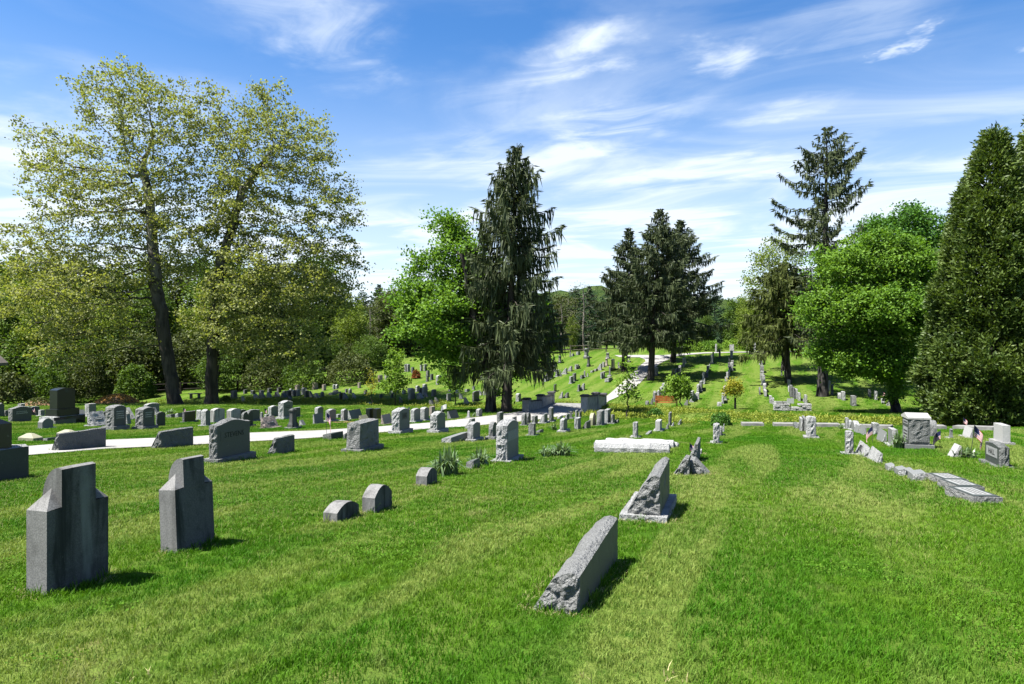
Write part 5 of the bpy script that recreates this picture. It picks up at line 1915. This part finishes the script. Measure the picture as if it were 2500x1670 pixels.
for phrase, txt in FAR:
    rows = []
    for ln in txt.strip().splitlines():
        f = ln.split(); rows.append((list(map(float, f[:4])), f[4], f[5], None if f[6] == '-' else float(f[6]), float(f[7])))
    climbing = 'row' in phrase
    order = sorted(range(len(rows)), key=lambda i: -rows[i][0][3] if climbing else rows[i][0][0] + rows[i][0][1])
    for q, i in enumerate(order):
        (xl, xr, yt, yb), kind, mat, E, bh = rows[i]
        pos_ = (ORD[q] + ' up ') if climbing else (ORD[q] + ' from left ')
        lab = f'{MATW[mat]} {KW[kind]}, {pos_}{phrase}'
        if len(lab.replace('-', ' ').split()) > 16: lab = f'{KW[kind].split()[-1]}, {pos_}{phrase}' if len(lab.split()) > 16 else lab
        stone(xl, xr, yt, yb, kind, mat, E, bh, lab, False, base_m=.07)
# ------------------------------------------------------------------ bridge over the brook
def pxy(px, py):
    g = G(px, py); return np.array(g)


br = empty('bridge', tuple(pxy(1380, 1002)))
o0 = np.array(br.location)


def parapet(pts, label):
    """pts: (base point, pier top height) along the wall; a low wall between piers with dark copings"""
    P0 = pts[0][0]; P1 = pts[-1][0]
    d = P1[:2] - P0[:2]; L_ = np.linalg.norm(d); a = math.atan2(d[1], d[0])
    zb = min(P0[2], P1[2]) - .6
    root = mesh = None
    body = MB()
    zref = P0[2]
    segs = [(np.dot(p[:2] - P0[:2], d / L_), zt, wt) for p, zt, wt in pts]
    for (s0, z0, w0), (s1, z1, w1) in zip(segs[:-1], segs[1:]):
        k = 5
        V = []
        zl, zr = w0
        for s, z in ((s0 + .2, zl), (s1 - .2, zr)):
            V += [(s, -.16, zb - zref), (s, .16, zb - zref), (s, .16, z), (s, -.16, z)]
        body.add(V, [(0, 1, 2, 3), (7, 6, 5, 4), (0, 3, 7, 4), (1, 5, 6, 2), (3, 2, 6, 7), (0, 4, 5, 1)])
    p = body.build('parapet_wall', M['plaster'], br, tuple(np.array([P0[0], P0[1], zref]) - o0), a)
    cop = MB()
    for (s0, z0, w0), (s1, z1, w1) in zip(segs[:-1], segs[1:]):
        zl, zr = w0
        V = []
        for s, z in ((s0 + .22, zl), (s1 - .22, zr)):
            V += [(s, -.21, z + .002), (s, .21, z + .002), (s, .21, z + .08), (s, -.21, z + .08)]
        cop.add(V, [(0, 1, 2, 3), (7, 6, 5, 4), (0, 3, 7, 4), (1, 5, 6, 2), (3, 2, 6, 7), (0, 4, 5, 1)])
    cop.build('coping', M['cap'], p)
    for s, z, w in segs:
        m = MB(); m.box(s - .24, s + .24, -.24, .24, zb - zref, z)
        q = m.build('pier', M['plaster'], br, tuple(np.array([P0[0], P0[1], zref]) - o0), a)
        m = MB(); m.box(s - .31, s + .31, -.31, .31, z + .002, z + .10); m.box(s - .27, s + .27, -.27, .27, z + .10, z + .15, top=.8)
        m.build('pier_cap', M['cap'], q)


a0 = pxy(1285, 1004.5); a2 = pxy(1346, 990)
a1 = a0 + (a2 - a0) * .52
hz = lambda P, py: (835 - py) / F * P[1]
parapet([(a0, hz(a0, 976) - a0[2], (hz(a0, 981) - a0[2], hz(a1, 977.5) - a0[2])), (a1, hz(a1, 967) - a0[2], (hz(a1, 969) - a0[2], hz(a2, 966) - a0[2])), (a2, hz(a2, 960) - a0[2], (0, 0))], '')
b0 = pxy(1428, 1006); b2 = pxy(1473, 991.5)
b1 = b0 + (b2 - b0) * .55
parapet([(b0, hz(b0, 968) - b0[2], (hz(b0, 969) - b0[2], hz(b1, 966) - b0[2])), (b1, hz(b1, 962) - b0[2], (hz(b1, 966) - b0[2], hz(b2, 968) - b0[2])), (b2, hz(b2, 964) - b0[2], (0, 0))], '')
m = MB()
V = [tuple(np.array([p[0], p[1], q]) - o0) for q in (min(a0[2], b0[2]) - .55, min(a0[2], b0[2]) - .10) for p in (a0, b0, b2, a2)]
m.add(V, [(3, 2, 1, 0), (4, 5, 6, 7), (0, 1, 5, 4), (1, 2, 6, 5), (2, 3, 7, 6), (3, 0, 4, 7)])
m.build('deck', M['conc'], br)
tag(br, 'low road bridge with pale stepped parapets and dark copings', 'bridge')

# ------------------------------------------------------------------ orange bench
P = pxy(1627, 997)
bn = empty('park_bench', tuple(P), R(-12))
def part(m, name, mat=None): return m.build(name, mat or M['wood'], bn)
m = MB()
for i in range(4): m.box(-.74, .74, -.22 + i * .12, -.12 + i * .12, .42, .455)
part(m, 'seat')
m = MB(); m.box(-.74, .74, .27, .31, .84, .94); m.box(-.74, .74, .26, .30, .50, .56)
for i in range(14): m.box(-.72 + i * .103, -.635 + i * .103, .268, .29, .56, .84)
m.box(-.04, .04, .262, .30, .56, .84)
part(m, 'backrest')
for sx in (-.78, .78):
    for sy, h in ((-.24, .62), (.29, .96)):
        m = MB(); m.box(sx - .035, sx + .035, sy - .035, sy + .035, -.05, h); part(m, 'leg')
    m = MB(); m.box(sx - .04, sx + .04, -.28, .255, .622, .655); m.box(sx - .025, sx + .025, -.20, .25, .36, .415); part(m, 'armrest')
tag(bn, 'orange wooden slatted bench on the far bank', 'bench')

# ------------------------------------------------------------------ dry-stone plot wall with a white board
rw = np.random.default_rng(4)
P = pxy(1890, 1003); P2 = pxy(1981, 1004)
L_ = np.linalg.norm((P2 - P)[:2])
o = empty('dry_stone_wall', tuple(P), math.atan2(P2[1] - P[1], P2[0] - P[0]))
m = MB()
for c in range(5):
    x = 0
    top = .55
    while x < L_:
        w = .22 + .35 * rw.random(); hgt = .12
        hi = .62 if (x < .9 or x > L_ - .9) else .36
        if c * hgt < hi:
            dy = rw.random() * .06
            m.box(x, min(x + w - .015, L_), -.05 - dy, .42 + dy, c * hgt - .05, c * hgt + hgt - .062 - .01 * rw.random(), 0, top=.94)
        x += w
m.build('stones', M['lr'], o)
m = MB()
for x in np.arange(.15, .95, .4): m.box(x, x + .5, .0, .5, .57, .66, 0, top=.9)
m.build('capping_stones', M['l'], o)
tag(o, 'low dry-stone wall enclosing a small plot on the far bank', 'stone wall')
P = pxy(1926, 1004.5)
o = empty('notice_board', tuple(P + np.array([0, -.25, 0])), R(4))
m = MB(); m.bar((0, 0, -.1), (0, 0, .98), .022, .022, 6); m.build('post', M['post'], o)
m = MB(); m.box(-.25, .25, -.035, -.022, .58, .94); m.build('board', M['sign'], o)
tag(o, 'blank white board on a dark post before the dry-stone wall', 'sign')

# ------------------------------------------------------------------ coping slabs along the near side of the brook
for xa, xb, ya, yb_, lab in ((1815, 1868, 1038, 1038.5, 'short grey coping slab, alone nearest the green shrub'), (1893, 2056, 1039, 1041, 'long grey coping slab behind the lit pillar pair'),
                             (2060, 2186, 1042, 1046, 'long grey coping slab behind the leaning cluster'), (2250, 2316, 1045, 1046, 'grey coping slab beside the gabled monument'),
                             (2342, 2442, 1046, 1050, 'broad grey slab edging the shade under the arborvitae')):
    A = pxy(xa, ya + 3); B = pxy(xb, yb_ + 3)
    d = B - A; L_ = np.hypot(d[0], d[1])
    V, Fc, mi = prism([(-.3, -.45), (.3, -.45), (.3, .15), (-.3, .15)], L_, .01, .02, .3, 8, 1, xa, 0, 0, bulge=.1)
    V = yz(V)
    o = mesh_np('coping_slab', V, Fc, M['conc'], loc=tuple((A + B) / 2 + np.array([0, .25, .0])), rz=math.atan2(d[1], d[0]))
    o.rotation_euler[1] = -math.atan2(d[2], L_)
    tag(o, lab, 'coping slab', 'coping slabs along the brook')

# ------------------------------------------------------------------ rail fences
def fence(pts, mat, label, h=1.05, step=2.6, rails=2):
    """pts: ground positions (x, y)"""
    pts = np.array(pts, float)
    o = empty('rail_fence', (pts[0][0], pts[0][1], float(H(*pts[0]))))
    z0 = o.location.z
    seg = np.linalg.norm(np.diff(pts, axis=0), axis=1); s = np.concatenate([[0], np.cumsum(seg)])
    n = max(2, int(s[-1] / step))
    q = np.linspace(0, s[-1], n + 1)
    X = np.interp(q, s, pts[:, 0]); Y = np.interp(q, s, pts[:, 1]); Z = H(X, Y)
    for x, y, z in zip(X, Y, Z):
        m = MB(); m.box(x - .08 - pts[0][0], x + .08 - pts[0][0], y - .08 - pts[0][1], y + .08 - pts[0][1], z - z0 - .1, z - z0 + h + .1); m.build('post', mat, o)
    for r in range(rails):
        m = MB(); zz = h * (.45 + .5 * r)
        for i in range(n):
            m.bar((X[i] - pts[0][0], Y[i] - pts[0][1], Z[i] - z0 + zz), (X[i + 1] - pts[0][0], Y[i + 1] - pts[0][1], Z[i + 1] - z0 + zz), .055, .05, 5)
        m.build('rail', mat, o)
    tag(o, label, 'fence')


fx = lambda px, d: ((px - 1250) / F * d, d)
fence([fx(1260, 98), fx(1330, 97), fx(1400, 96), fx(1480, 97)], M['rail'], 'weathered split-rail fence along the hilltop before the pines')
fence([fx(300, 70.5), fx(420, 71), fx(560, 71.5), fx(680, 73), fx(760, 77), fx(840, 82)], M['rail_dark'], 'dark post-and-rail fence at the edge of the left wood', 1.15)

# ------------------------------------------------------------------ flags on graves
def grave_flag(px, py, hpx, label, w=.40, hgt=.27, az=0.0, droop=.5, lean=0.0, plain_white=False, z_off=0.0):
    P = pxy(px, py); s = P[1] / F; h = hpx * s
    o = empty('grave_flag', tuple(P), az)
    m = MB(); m.bar((0, 0, -.05), (lean * h, 0, h), .008, .006, 5); m.build('pole', M['post'], o)
    nx_, nz_ = 13, 13
    V = []; sc = h / .7
    w *= sc ** .4; hgt *= sc ** .4
    for j in range(nz_ + 1):
        for i in range(nx_ + 1):
            u, v = i / nx_, j / nz_
            fold = math.cos(u * 1.35 * droop * 1.4)
            x = w * u * (1 - .55 * droop * u); z = -hgt * v - droop * w * .9 * u ** 1.3
            y = .05 * math.sin(u * 7 + v * 1.5) * (0.3 + u)
            V.append((lean * h + x, y, h - .02 + z))
    Fc, mi = [], []
    for j in range(nz_):
        for i in range(nx_):
            a = j * (nx_ + 1) + i
            Fc.append((a, a + 1, a + nx_ + 2, a + nx_ + 1))
            mi.append(1 if plain_white else (2 if (i < 5 and j < 7) else (0 if j % 2 == 0 else 1)))
    mesh_np('cloth', np.array(V), Fc, [M['flag_red'], M['flag_white'], M['flag_blue']], o, midx=mi, smooth=True)
    tag(o, label, 'flag', 'small flags on graves')


grave_flag(78, 1015, 22, 'small striped flag beside the wide nameplate headstone', az=.2, droop=.8)
grave_flag(447, 1010, 15, 'tiny flag behind the square black headstone', az=.3, droop=.8)
grave_flag(646, 1014, 18, 'tiny flag above the small pale pointed stone', az=.2, droop=1.0)
grave_flag(797, 1062, 56, 'striped flag hanging limp on the road edge kerb marker', az=.1, droop=1.3)
grave_flag(1000, 1013, 20, 'small dark drooping flag behind the broad LEE headstone', az=2.6, droop=.9)
grave_flag(1052, 1016, 27, 'flag draped over the brown stone by the brook', az=.1, droop=.9, w=.55)
grave_flag(1090, 1016, 30, 'nearly white faded flag tilted on its stick by the brook', az=2.8, droop=.35, plain_white=True)
grave_flag(1684, 1106, 25, 'striped flag beside the fourth wedge marker', az=.3, droop=.75)
grave_flag(2130, 1082, 42, 'striped flag draped against the upright stone in right lawn', az=2.9, droop=1.2, w=.5)
grave_flag(2294, 1096, 46, 'striped flag leaning left beside the gabled monument', az=2.5, droop=.9, lean=-.05)
grave_flag(2352, 1046, 28, 'pink-faded flag in the deep shade of the arborvitae', az=.0, droop=.9)
grave_flag(2369, 1117, 80, 'largest striped flag, above straggling leaves on the right lawn', az=.1, droop=1.0, w=.42, lean=.14)
grave_flag(2154, 980, 24, 'faded flag on the grass left of the maple trunk', az=.1, droop=.7)

# ------------------------------------------------------------------ mounds, stone seat, building
def mound(name, px, py, w_px, h_px, mat, seed, label, n=900, leaf=.14):
    P = pxy(px, py); s = P[1] / F; w, h = w_px * s / 2, h_px * s
    r = np.random.default_rng(seed)
    o = empty(name, tuple(P))
    k = 20; V, Fc = [], []
    for j in range(k + 1):
        for i in range(k + 1):
            x, y = -1 + 2 * i / k, -1 + 2 * j / k
            z = max(0, 1 - (x * x + y * y)) ** .9 * (1 + .35 * mnoise.noise(Vector((x * 2.4, y * 2.4, seed))))
            V.append((x * w, y * w * .8, z * h - .06))
    for j in range(k):
        for i in range(k):
            a = j * (k + 1) + i; Fc.append((a, a + 1, a + k + 2, a + k + 1))
    mesh_np('heap', np.array(V), Fc, M['soil'], o, smooth=True)
    if n:
        x = r.normal(size=n) * .42; y = r.normal(size=n) * .42
        z = np.maximum(0, 1 - (x * x + y * y)) ** .9 * h + .02
        C = np.stack([x * w, y * w * .8, z], 1)
        V, Q = leaf_quads(C, r, leaf * (.6 + .8 * r.random(n)), leaf * .7, .6)
        mesh_np('litter', V, Q, mat, o, attr=r.random(n))
    return tag(o, label, 'mound')


mound('leaf_mound', 285, 984, 105, 22, M['dead'], 3, 'heap of orange-brown earth and leaves at the wood edge', 2600, .20)
mound('earth_mound', 92, 990, 70, 18, M['wood3'], 5, 'grey brush heap behind the wide nameplate stone', 900, .16)
mound('earth_mound', 515, 982, 150, 10, M['dead'], 6, 'brown leafy rise around the foot of the upright sycamore', 700, .14)
P = pxy(476, 972)
o = empty('stone_bench', tuple(P), R(4))
m = MB(); m.box(-.6, .6, -.2, .2, .40, .48); m.build('seat', M['m'], o)
for sx in (-.38, .38):
    m = MB(); m.box(sx - .09, sx + .09, -.16, .16, -.05, .398); m.build('leg', M['m'], o)
tag(o, 'small backless stone bench between the two sycamore trunks', 'bench')
P = np.array([*fx(-60, 45), 0]); P[2] = H(P[0], P[1])
o = empty('building', tuple(P), 0)
xe = (20 - 1250) / F * 45.5 - P[0]; ze = hz(P, 882) - P[2]
m = MB(); m.box(-5, xe - .5, -8, 0, -.6, ze); m.build('wall', M['wall'], o)
m = MB(); zr = ze + 3.4
V = [(xe, -8.5, ze - .1), (xe, .5, ze - .1), (xe - 4, .5, zr), (xe - 4, -8.5, zr), (xe - 8, -8.5, ze - .1), (xe - 8, .5, ze - .1)]
V += [(a, b, c - .18) for a, b, c in V]
m.add(V, [(0, 1, 2, 3), (3, 2, 5, 4), (7, 6, 9, 8), (8, 9, 10, 11), (0, 3, 9, 6), (3, 4, 10, 9), (1, 7, 8, 2), (2, 8, 11, 5), (0, 6, 7, 1), (4, 5, 11, 10)])
m.build('roof', M['roof'], o)
tag(o, 'dark building with a sloping grey roof at the left edge', 'building')

# bare soil in front of the pale slants
P = pxy(850, 1031); k = 24
V = [(P[0], P[1], float(H(P[0], P[1])) + .03)] + [(P[0] + (1.5 + .3 * math.sin(3 * a)) * math.cos(a), P[1] + (.9 + .2 * math.sin(4 * a)) * math.sin(a),
      float(H(P[0] + 1.5 * math.cos(a), P[1] + .9 * math.sin(a))) + .015) for a in np.linspace(0, 2 * math.pi, k, endpoint=False)]
tag(mesh_np('soil', np.array(V), [(0, 1 + i, 1 + (i + 1) % k) for i in range(k)], M['soil']), kind='structure')

# ------------------------------------------------------------------ grass and bank weeds (countless: stuff)
def blade_patch(name, n, rad, h, w, seed, mat, bend=.5, curl=1):
    r = np.random.default_rng(seed)
    V, Fc, A = [], [], []
    for i in range(n):
        a = r.random() * 6.283; q = rad * math.sqrt(r.random())
        p = np.array([math.cos(a) * q, math.sin(a) * q, -.004])
        hh = h * (.45 + .75 * r.random()); b = r.random() * 6.283
        lean_ = np.array([math.cos(b), math.sin(b), 0]) * hh * bend * r.random()
        c = r.random() * 3.14; s = np.array([math.cos(c), math.sin(c), 0]) * w * .5
        mid = p + np.array([0, 0, hh * .6]) + lean_ * .35; tip = p + np.array([0, 0, hh * .95]) + lean_
        k = len(V); V += [p - s, p + s, mid + s * .8, mid - s * .8, tip]
        t = r.random()
        Fc += [(k, k + 1, k + 2, k + 3), (k + 3, k + 2, k + 4)]; A += [t, t]
    me = bpy.data.meshes.new(name); me.from_pydata([tuple(v) for v in V], [], Fc); me.update(); me.materials.append(mat)
    at_ = me.attributes.new('tint', 'FLOAT', 'FACE'); at_.data.foreach_set('value', np.array(A, np.float32))
    return bpy.data.objects.new(name, me)            # not linked: only the scattering below uses it


def clover_patch(seed):
    rr = np.random.default_rng(seed); n = 26
    C = rr.normal(size=(n, 3)) * np.array([.07, .07, .012]); C[:, 2] = np.abs(C[:, 2]) + .036
    V, Q = leaf_quads(C, rr, .020 * (.6 + .8 * rr.random(n)), .017, 1.2)
    me = bpy.data.meshes.new('clover_tuft'); me.from_pydata([tuple(v) for v in V], [], [tuple(q) for q in Q]); me.update(); me.materials.append(M['clover'])
    a = me.attributes.new('tint', 'FLOAT', 'FACE'); a.data.foreach_set('value', rr.random(n).astype(np.float32))
    return bpy.data.objects.new('clover_tuft', me)


def scatter(name, X, Y, scl, patch, seed):
    r = np.random.default_rng(seed)
    V = np.stack([X, Y, H(X, Y)], 1)
    me = bpy.data.meshes.new(name); me.vertices.add(len(V)); me.vertices.foreach_set('co', V.astype(np.float32).ravel())
    for nm, val in (('rot', r.random(len(V)) * 6.283), ('scl', scl)):
        a = me.attributes.new(nm, 'FLOAT', 'POINT'); a.data.foreach_set('value', np.asarray(val, np.float32))
    o = bpy.data.objects.new(name, me); COL.objects.link(o)
    g = bpy.data.node_groups.new('scatter', 'GeometryNodeTree')
    g.interface.new_socket('Geometry', in_out='INPUT', socket_type='NodeSocketGeometry')
    g.interface.new_socket('Geometry', in_out='OUTPUT', socket_type='NodeSocketGeometry')
    nd = g.nodes; gi = nd.new('NodeGroupInput'); go = nd.new('NodeGroupOutput')
    oi = nd.new('GeometryNodeObjectInfo'); oi.inputs['Object'].default_value = patch
    ip = nd.new('GeometryNodeInstanceOnPoints')
    ar = nd.new('GeometryNodeInputNamedAttribute'); ar.data_type = 'FLOAT'; ar.inputs['Name'].default_value = 'rot'
    as_ = nd.new('GeometryNodeInputNamedAttribute'); as_.data_type = 'FLOAT'; as_.inputs['Name'].default_value = 'scl'
    cx = nd.new('ShaderNodeCombineXYZ')
    lk = g.links.new
    lk(gi.outputs[0], ip.inputs['Points']); lk(oi.outputs['Geometry'], ip.inputs['Instance'])
    lk(ar.outputs[0], cx.inputs[2]); lk(cx.outputs[0], ip.inputs['Rotation']); lk(as_.outputs[0], ip.inputs['Scale'])
    lk(ip.outputs[0], go.inputs[0])
    md = o.modifiers.new('scatter', 'NODES'); md.node_group = g
    return tag(o, kind='stuff')


def in_poly(X, Y, P):
    c = np.zeros(len(X), bool); n = len(P)
    for i in range(n):
        x0, y0 = P[i]; x1, y1 = P[i - 1]
        with np.errstate(divide='ignore', invalid='ignore'):
            c ^= ((y0 > Y) != (y1 > Y)) & (X < (x1 - x0) * (Y - y0) / (y1 - y0 + 1e-12) + x0)
    return c


def field(d0, d1, density, seed, wide=.80):
    r = np.random.default_rng(seed)
    n = int(density * wide * (d1 ** 2 - d0 ** 2))
    Y = np.sqrt(d0 ** 2 + (d1 ** 2 - d0 ** 2) * r.random(n)); X = (r.random(n) * 2 - 1) * wide * Y
    ok = np.ones(n, bool)
    for Pg in ROADS: ok &= ~in_poly(X, Y, Pg)
    return X[ok], Y[ok]


def vnoise(X, Y, f, s):
    return np.array([mnoise.noise(Vector((x * f, y * f, s))) for x, y in zip(X, Y)])


def lod(d0, d1, fade, density, seed, sc, *patch):
    """tufts between d0 and d1 whose density fades in and out over the ends, so that one size gives way to the next unseen"""
    X, Y = field(d0 * (1 - fade), d1 * (1 + fade), density, seed)
    r = np.random.default_rng(seed + 50)
    p = np.clip((Y / d0 - (1 - fade)) / (2 * fade), 0, 1) if d0 > 3 else 1.0
    p = p * np.clip(((1 + fade) - Y / d1) / (2 * fade), 0, 1)
    ok = r.random(len(X)) < p
    X, Y = X[ok], Y[ok]
    s_ = sc + .22 * vnoise(X, Y, .9, 1.0) + .18 * vnoise(X, Y, 3.1, 4.0) + .30 * r.random(len(X))
    scatter('grass', X, Y, s_, blade_patch(*patch), seed)


lod(2.6, 8, .30, 340, 1, .72, 'near_tuft', 16, .065, .055, .0052, 1, M['grass'], 1.0)
lod(8, 15, .30, 150, 2, .72, 'mid_tuft', 18, .095, .056, .008, 2, M['grass'], 1.0)
lod(15, 28, .30, 62, 3, .72, 'further_tuft', 20, .16, .060, .013, 3, M['grass'], 1.0)
lod(28, 52, .25, 19, 4, .72, 'far_tuft', 24, .28, .068, .022, 4, M['grass'], 1.0)

# longer uncut blades and dry clippings round the feet of the near stones
r = np.random.default_rng(77)
X, Y, S, X2, Y2 = [], [], [], [], []
for cx, cy, a, w, t in FEET:
    e1 = np.array([math.cos(a), math.sin(a)]); e2 = np.array([-e1[1], e1[0]])
    per = 2 * (w + t)
    for k in range(int(per * 34)):
        q = r.random() * per
        if q < w: p = (q - w / 2, -t / 2 - .02)
        elif q < 2 * w: p = (q - w * 1.5, t / 2 + .02)
        elif q < 2 * w + t: p = (w / 2 + .02, q - 2 * w - t / 2)
        else: p = (-w / 2 - .02, q - 2 * w - t * 1.5)
        P = np.array([cx, cy]) + e1 * (p[0] + r.normal() * .018) + e2 * (p[1] + r.normal() * .018)
        if r.random() < .55: X.append(P[0]); Y.append(P[1]); S.append(.5 + 1.1 * r.random() ** 2)
        P = np.array([cx, cy]) + (P - np.array([cx, cy])) * (1 + .10 * r.random()) + r.normal(size=2) * .05
        X2.append(P[0]); Y2.append(P[1])
scatter('grass', np.array(X), np.array(Y), np.array(S), blade_patch('edge_tuft', 9, .03, .085, .006, 9, M['grass'], .8), 9)
scatter('dry_grass', np.array(X2), np.array(Y2), .6 + .5 * r.random(len(X2)), blade_patch('dry_tuft', 8, .05, .045, .006, 10, M['straw'], 1.6), 10)
# a few dry tufts and clover on the open lawn
X, Y = field(3, 14, 1.4, 21)
g_ = vnoise(X, Y, .8, 9.0) > .22
scatter('dry_grass', X[g_], Y[g_], .7 + .6 * r.random(g_.sum()), blade_patch('dry_tuft', 14, .09, .045, .006, 11, M['straw'], 1.6), 11)
X, Y = field(3, 13, 20, 22)
g_ = vnoise(X, Y, .45, 14.0) + .5 * vnoise(X, Y, 1.7, 3.0) > .28
scatter('clover', X[g_], Y[g_], .6 + .6 * r.random(g_.sum()), clover_patch(12), 12)

# weeds on the banks of the brook
r = np.random.default_rng(12)
n = 26000
X = -35 + 70 * r.random(n); Y = 28 + 42 * r.random(n)
cd = creek_dist(X, Y)
wid = np.where(X > 4, 5.5, 2.6)
side = (Y > np.interp(X, CREEK[:, 0], CREEK[:, 1]) - 1.2)
ok = (cd < wid) & (cd > .15) & ((X < 9) | side)
for Pg in ROADS: ok &= ~in_poly(X, Y, Pg)
ok &= ~((X > -.2) & (X < 8) & (Y > 48) & (Y < 57.5) & (cd < 9) & (np.abs((X - 3.4) - (Y - 53) * .33) < 3.2))
X, Y = X[ok], Y[ok]
keep = (vnoise(X, Y, .35, 5.0) > -.25)
X, Y = X[keep], Y[keep]


def weed_patch(seed, n, mat):
    rr = np.random.default_rng(seed)
    C = rr.normal(size=(n, 3)) * np.array([.16, .16, .06]); C[:, 2] = np.abs(C[:, 2]) + .05
    V, Q = leaf_quads(C, rr, .09 * (.6 + .8 * rr.random(n)), .05, .5)
    me = bpy.data.meshes.new('weed_tuft'); me.from_pydata([tuple(v) for v in V], [], [tuple(q) for q in Q]); me.update(); me.materials.append(mat)
    a = me.attributes.new('tint', 'FLOAT', 'FACE'); a.data.foreach_set('value', rr.random(n).astype(np.float32))
    return bpy.data.objects.new('weed_tuft', me)


scatter('ground_cover', X, Y, .8 + .6 * r.random(len(X)), weed_patch(8, 30, M['weed']), 8)
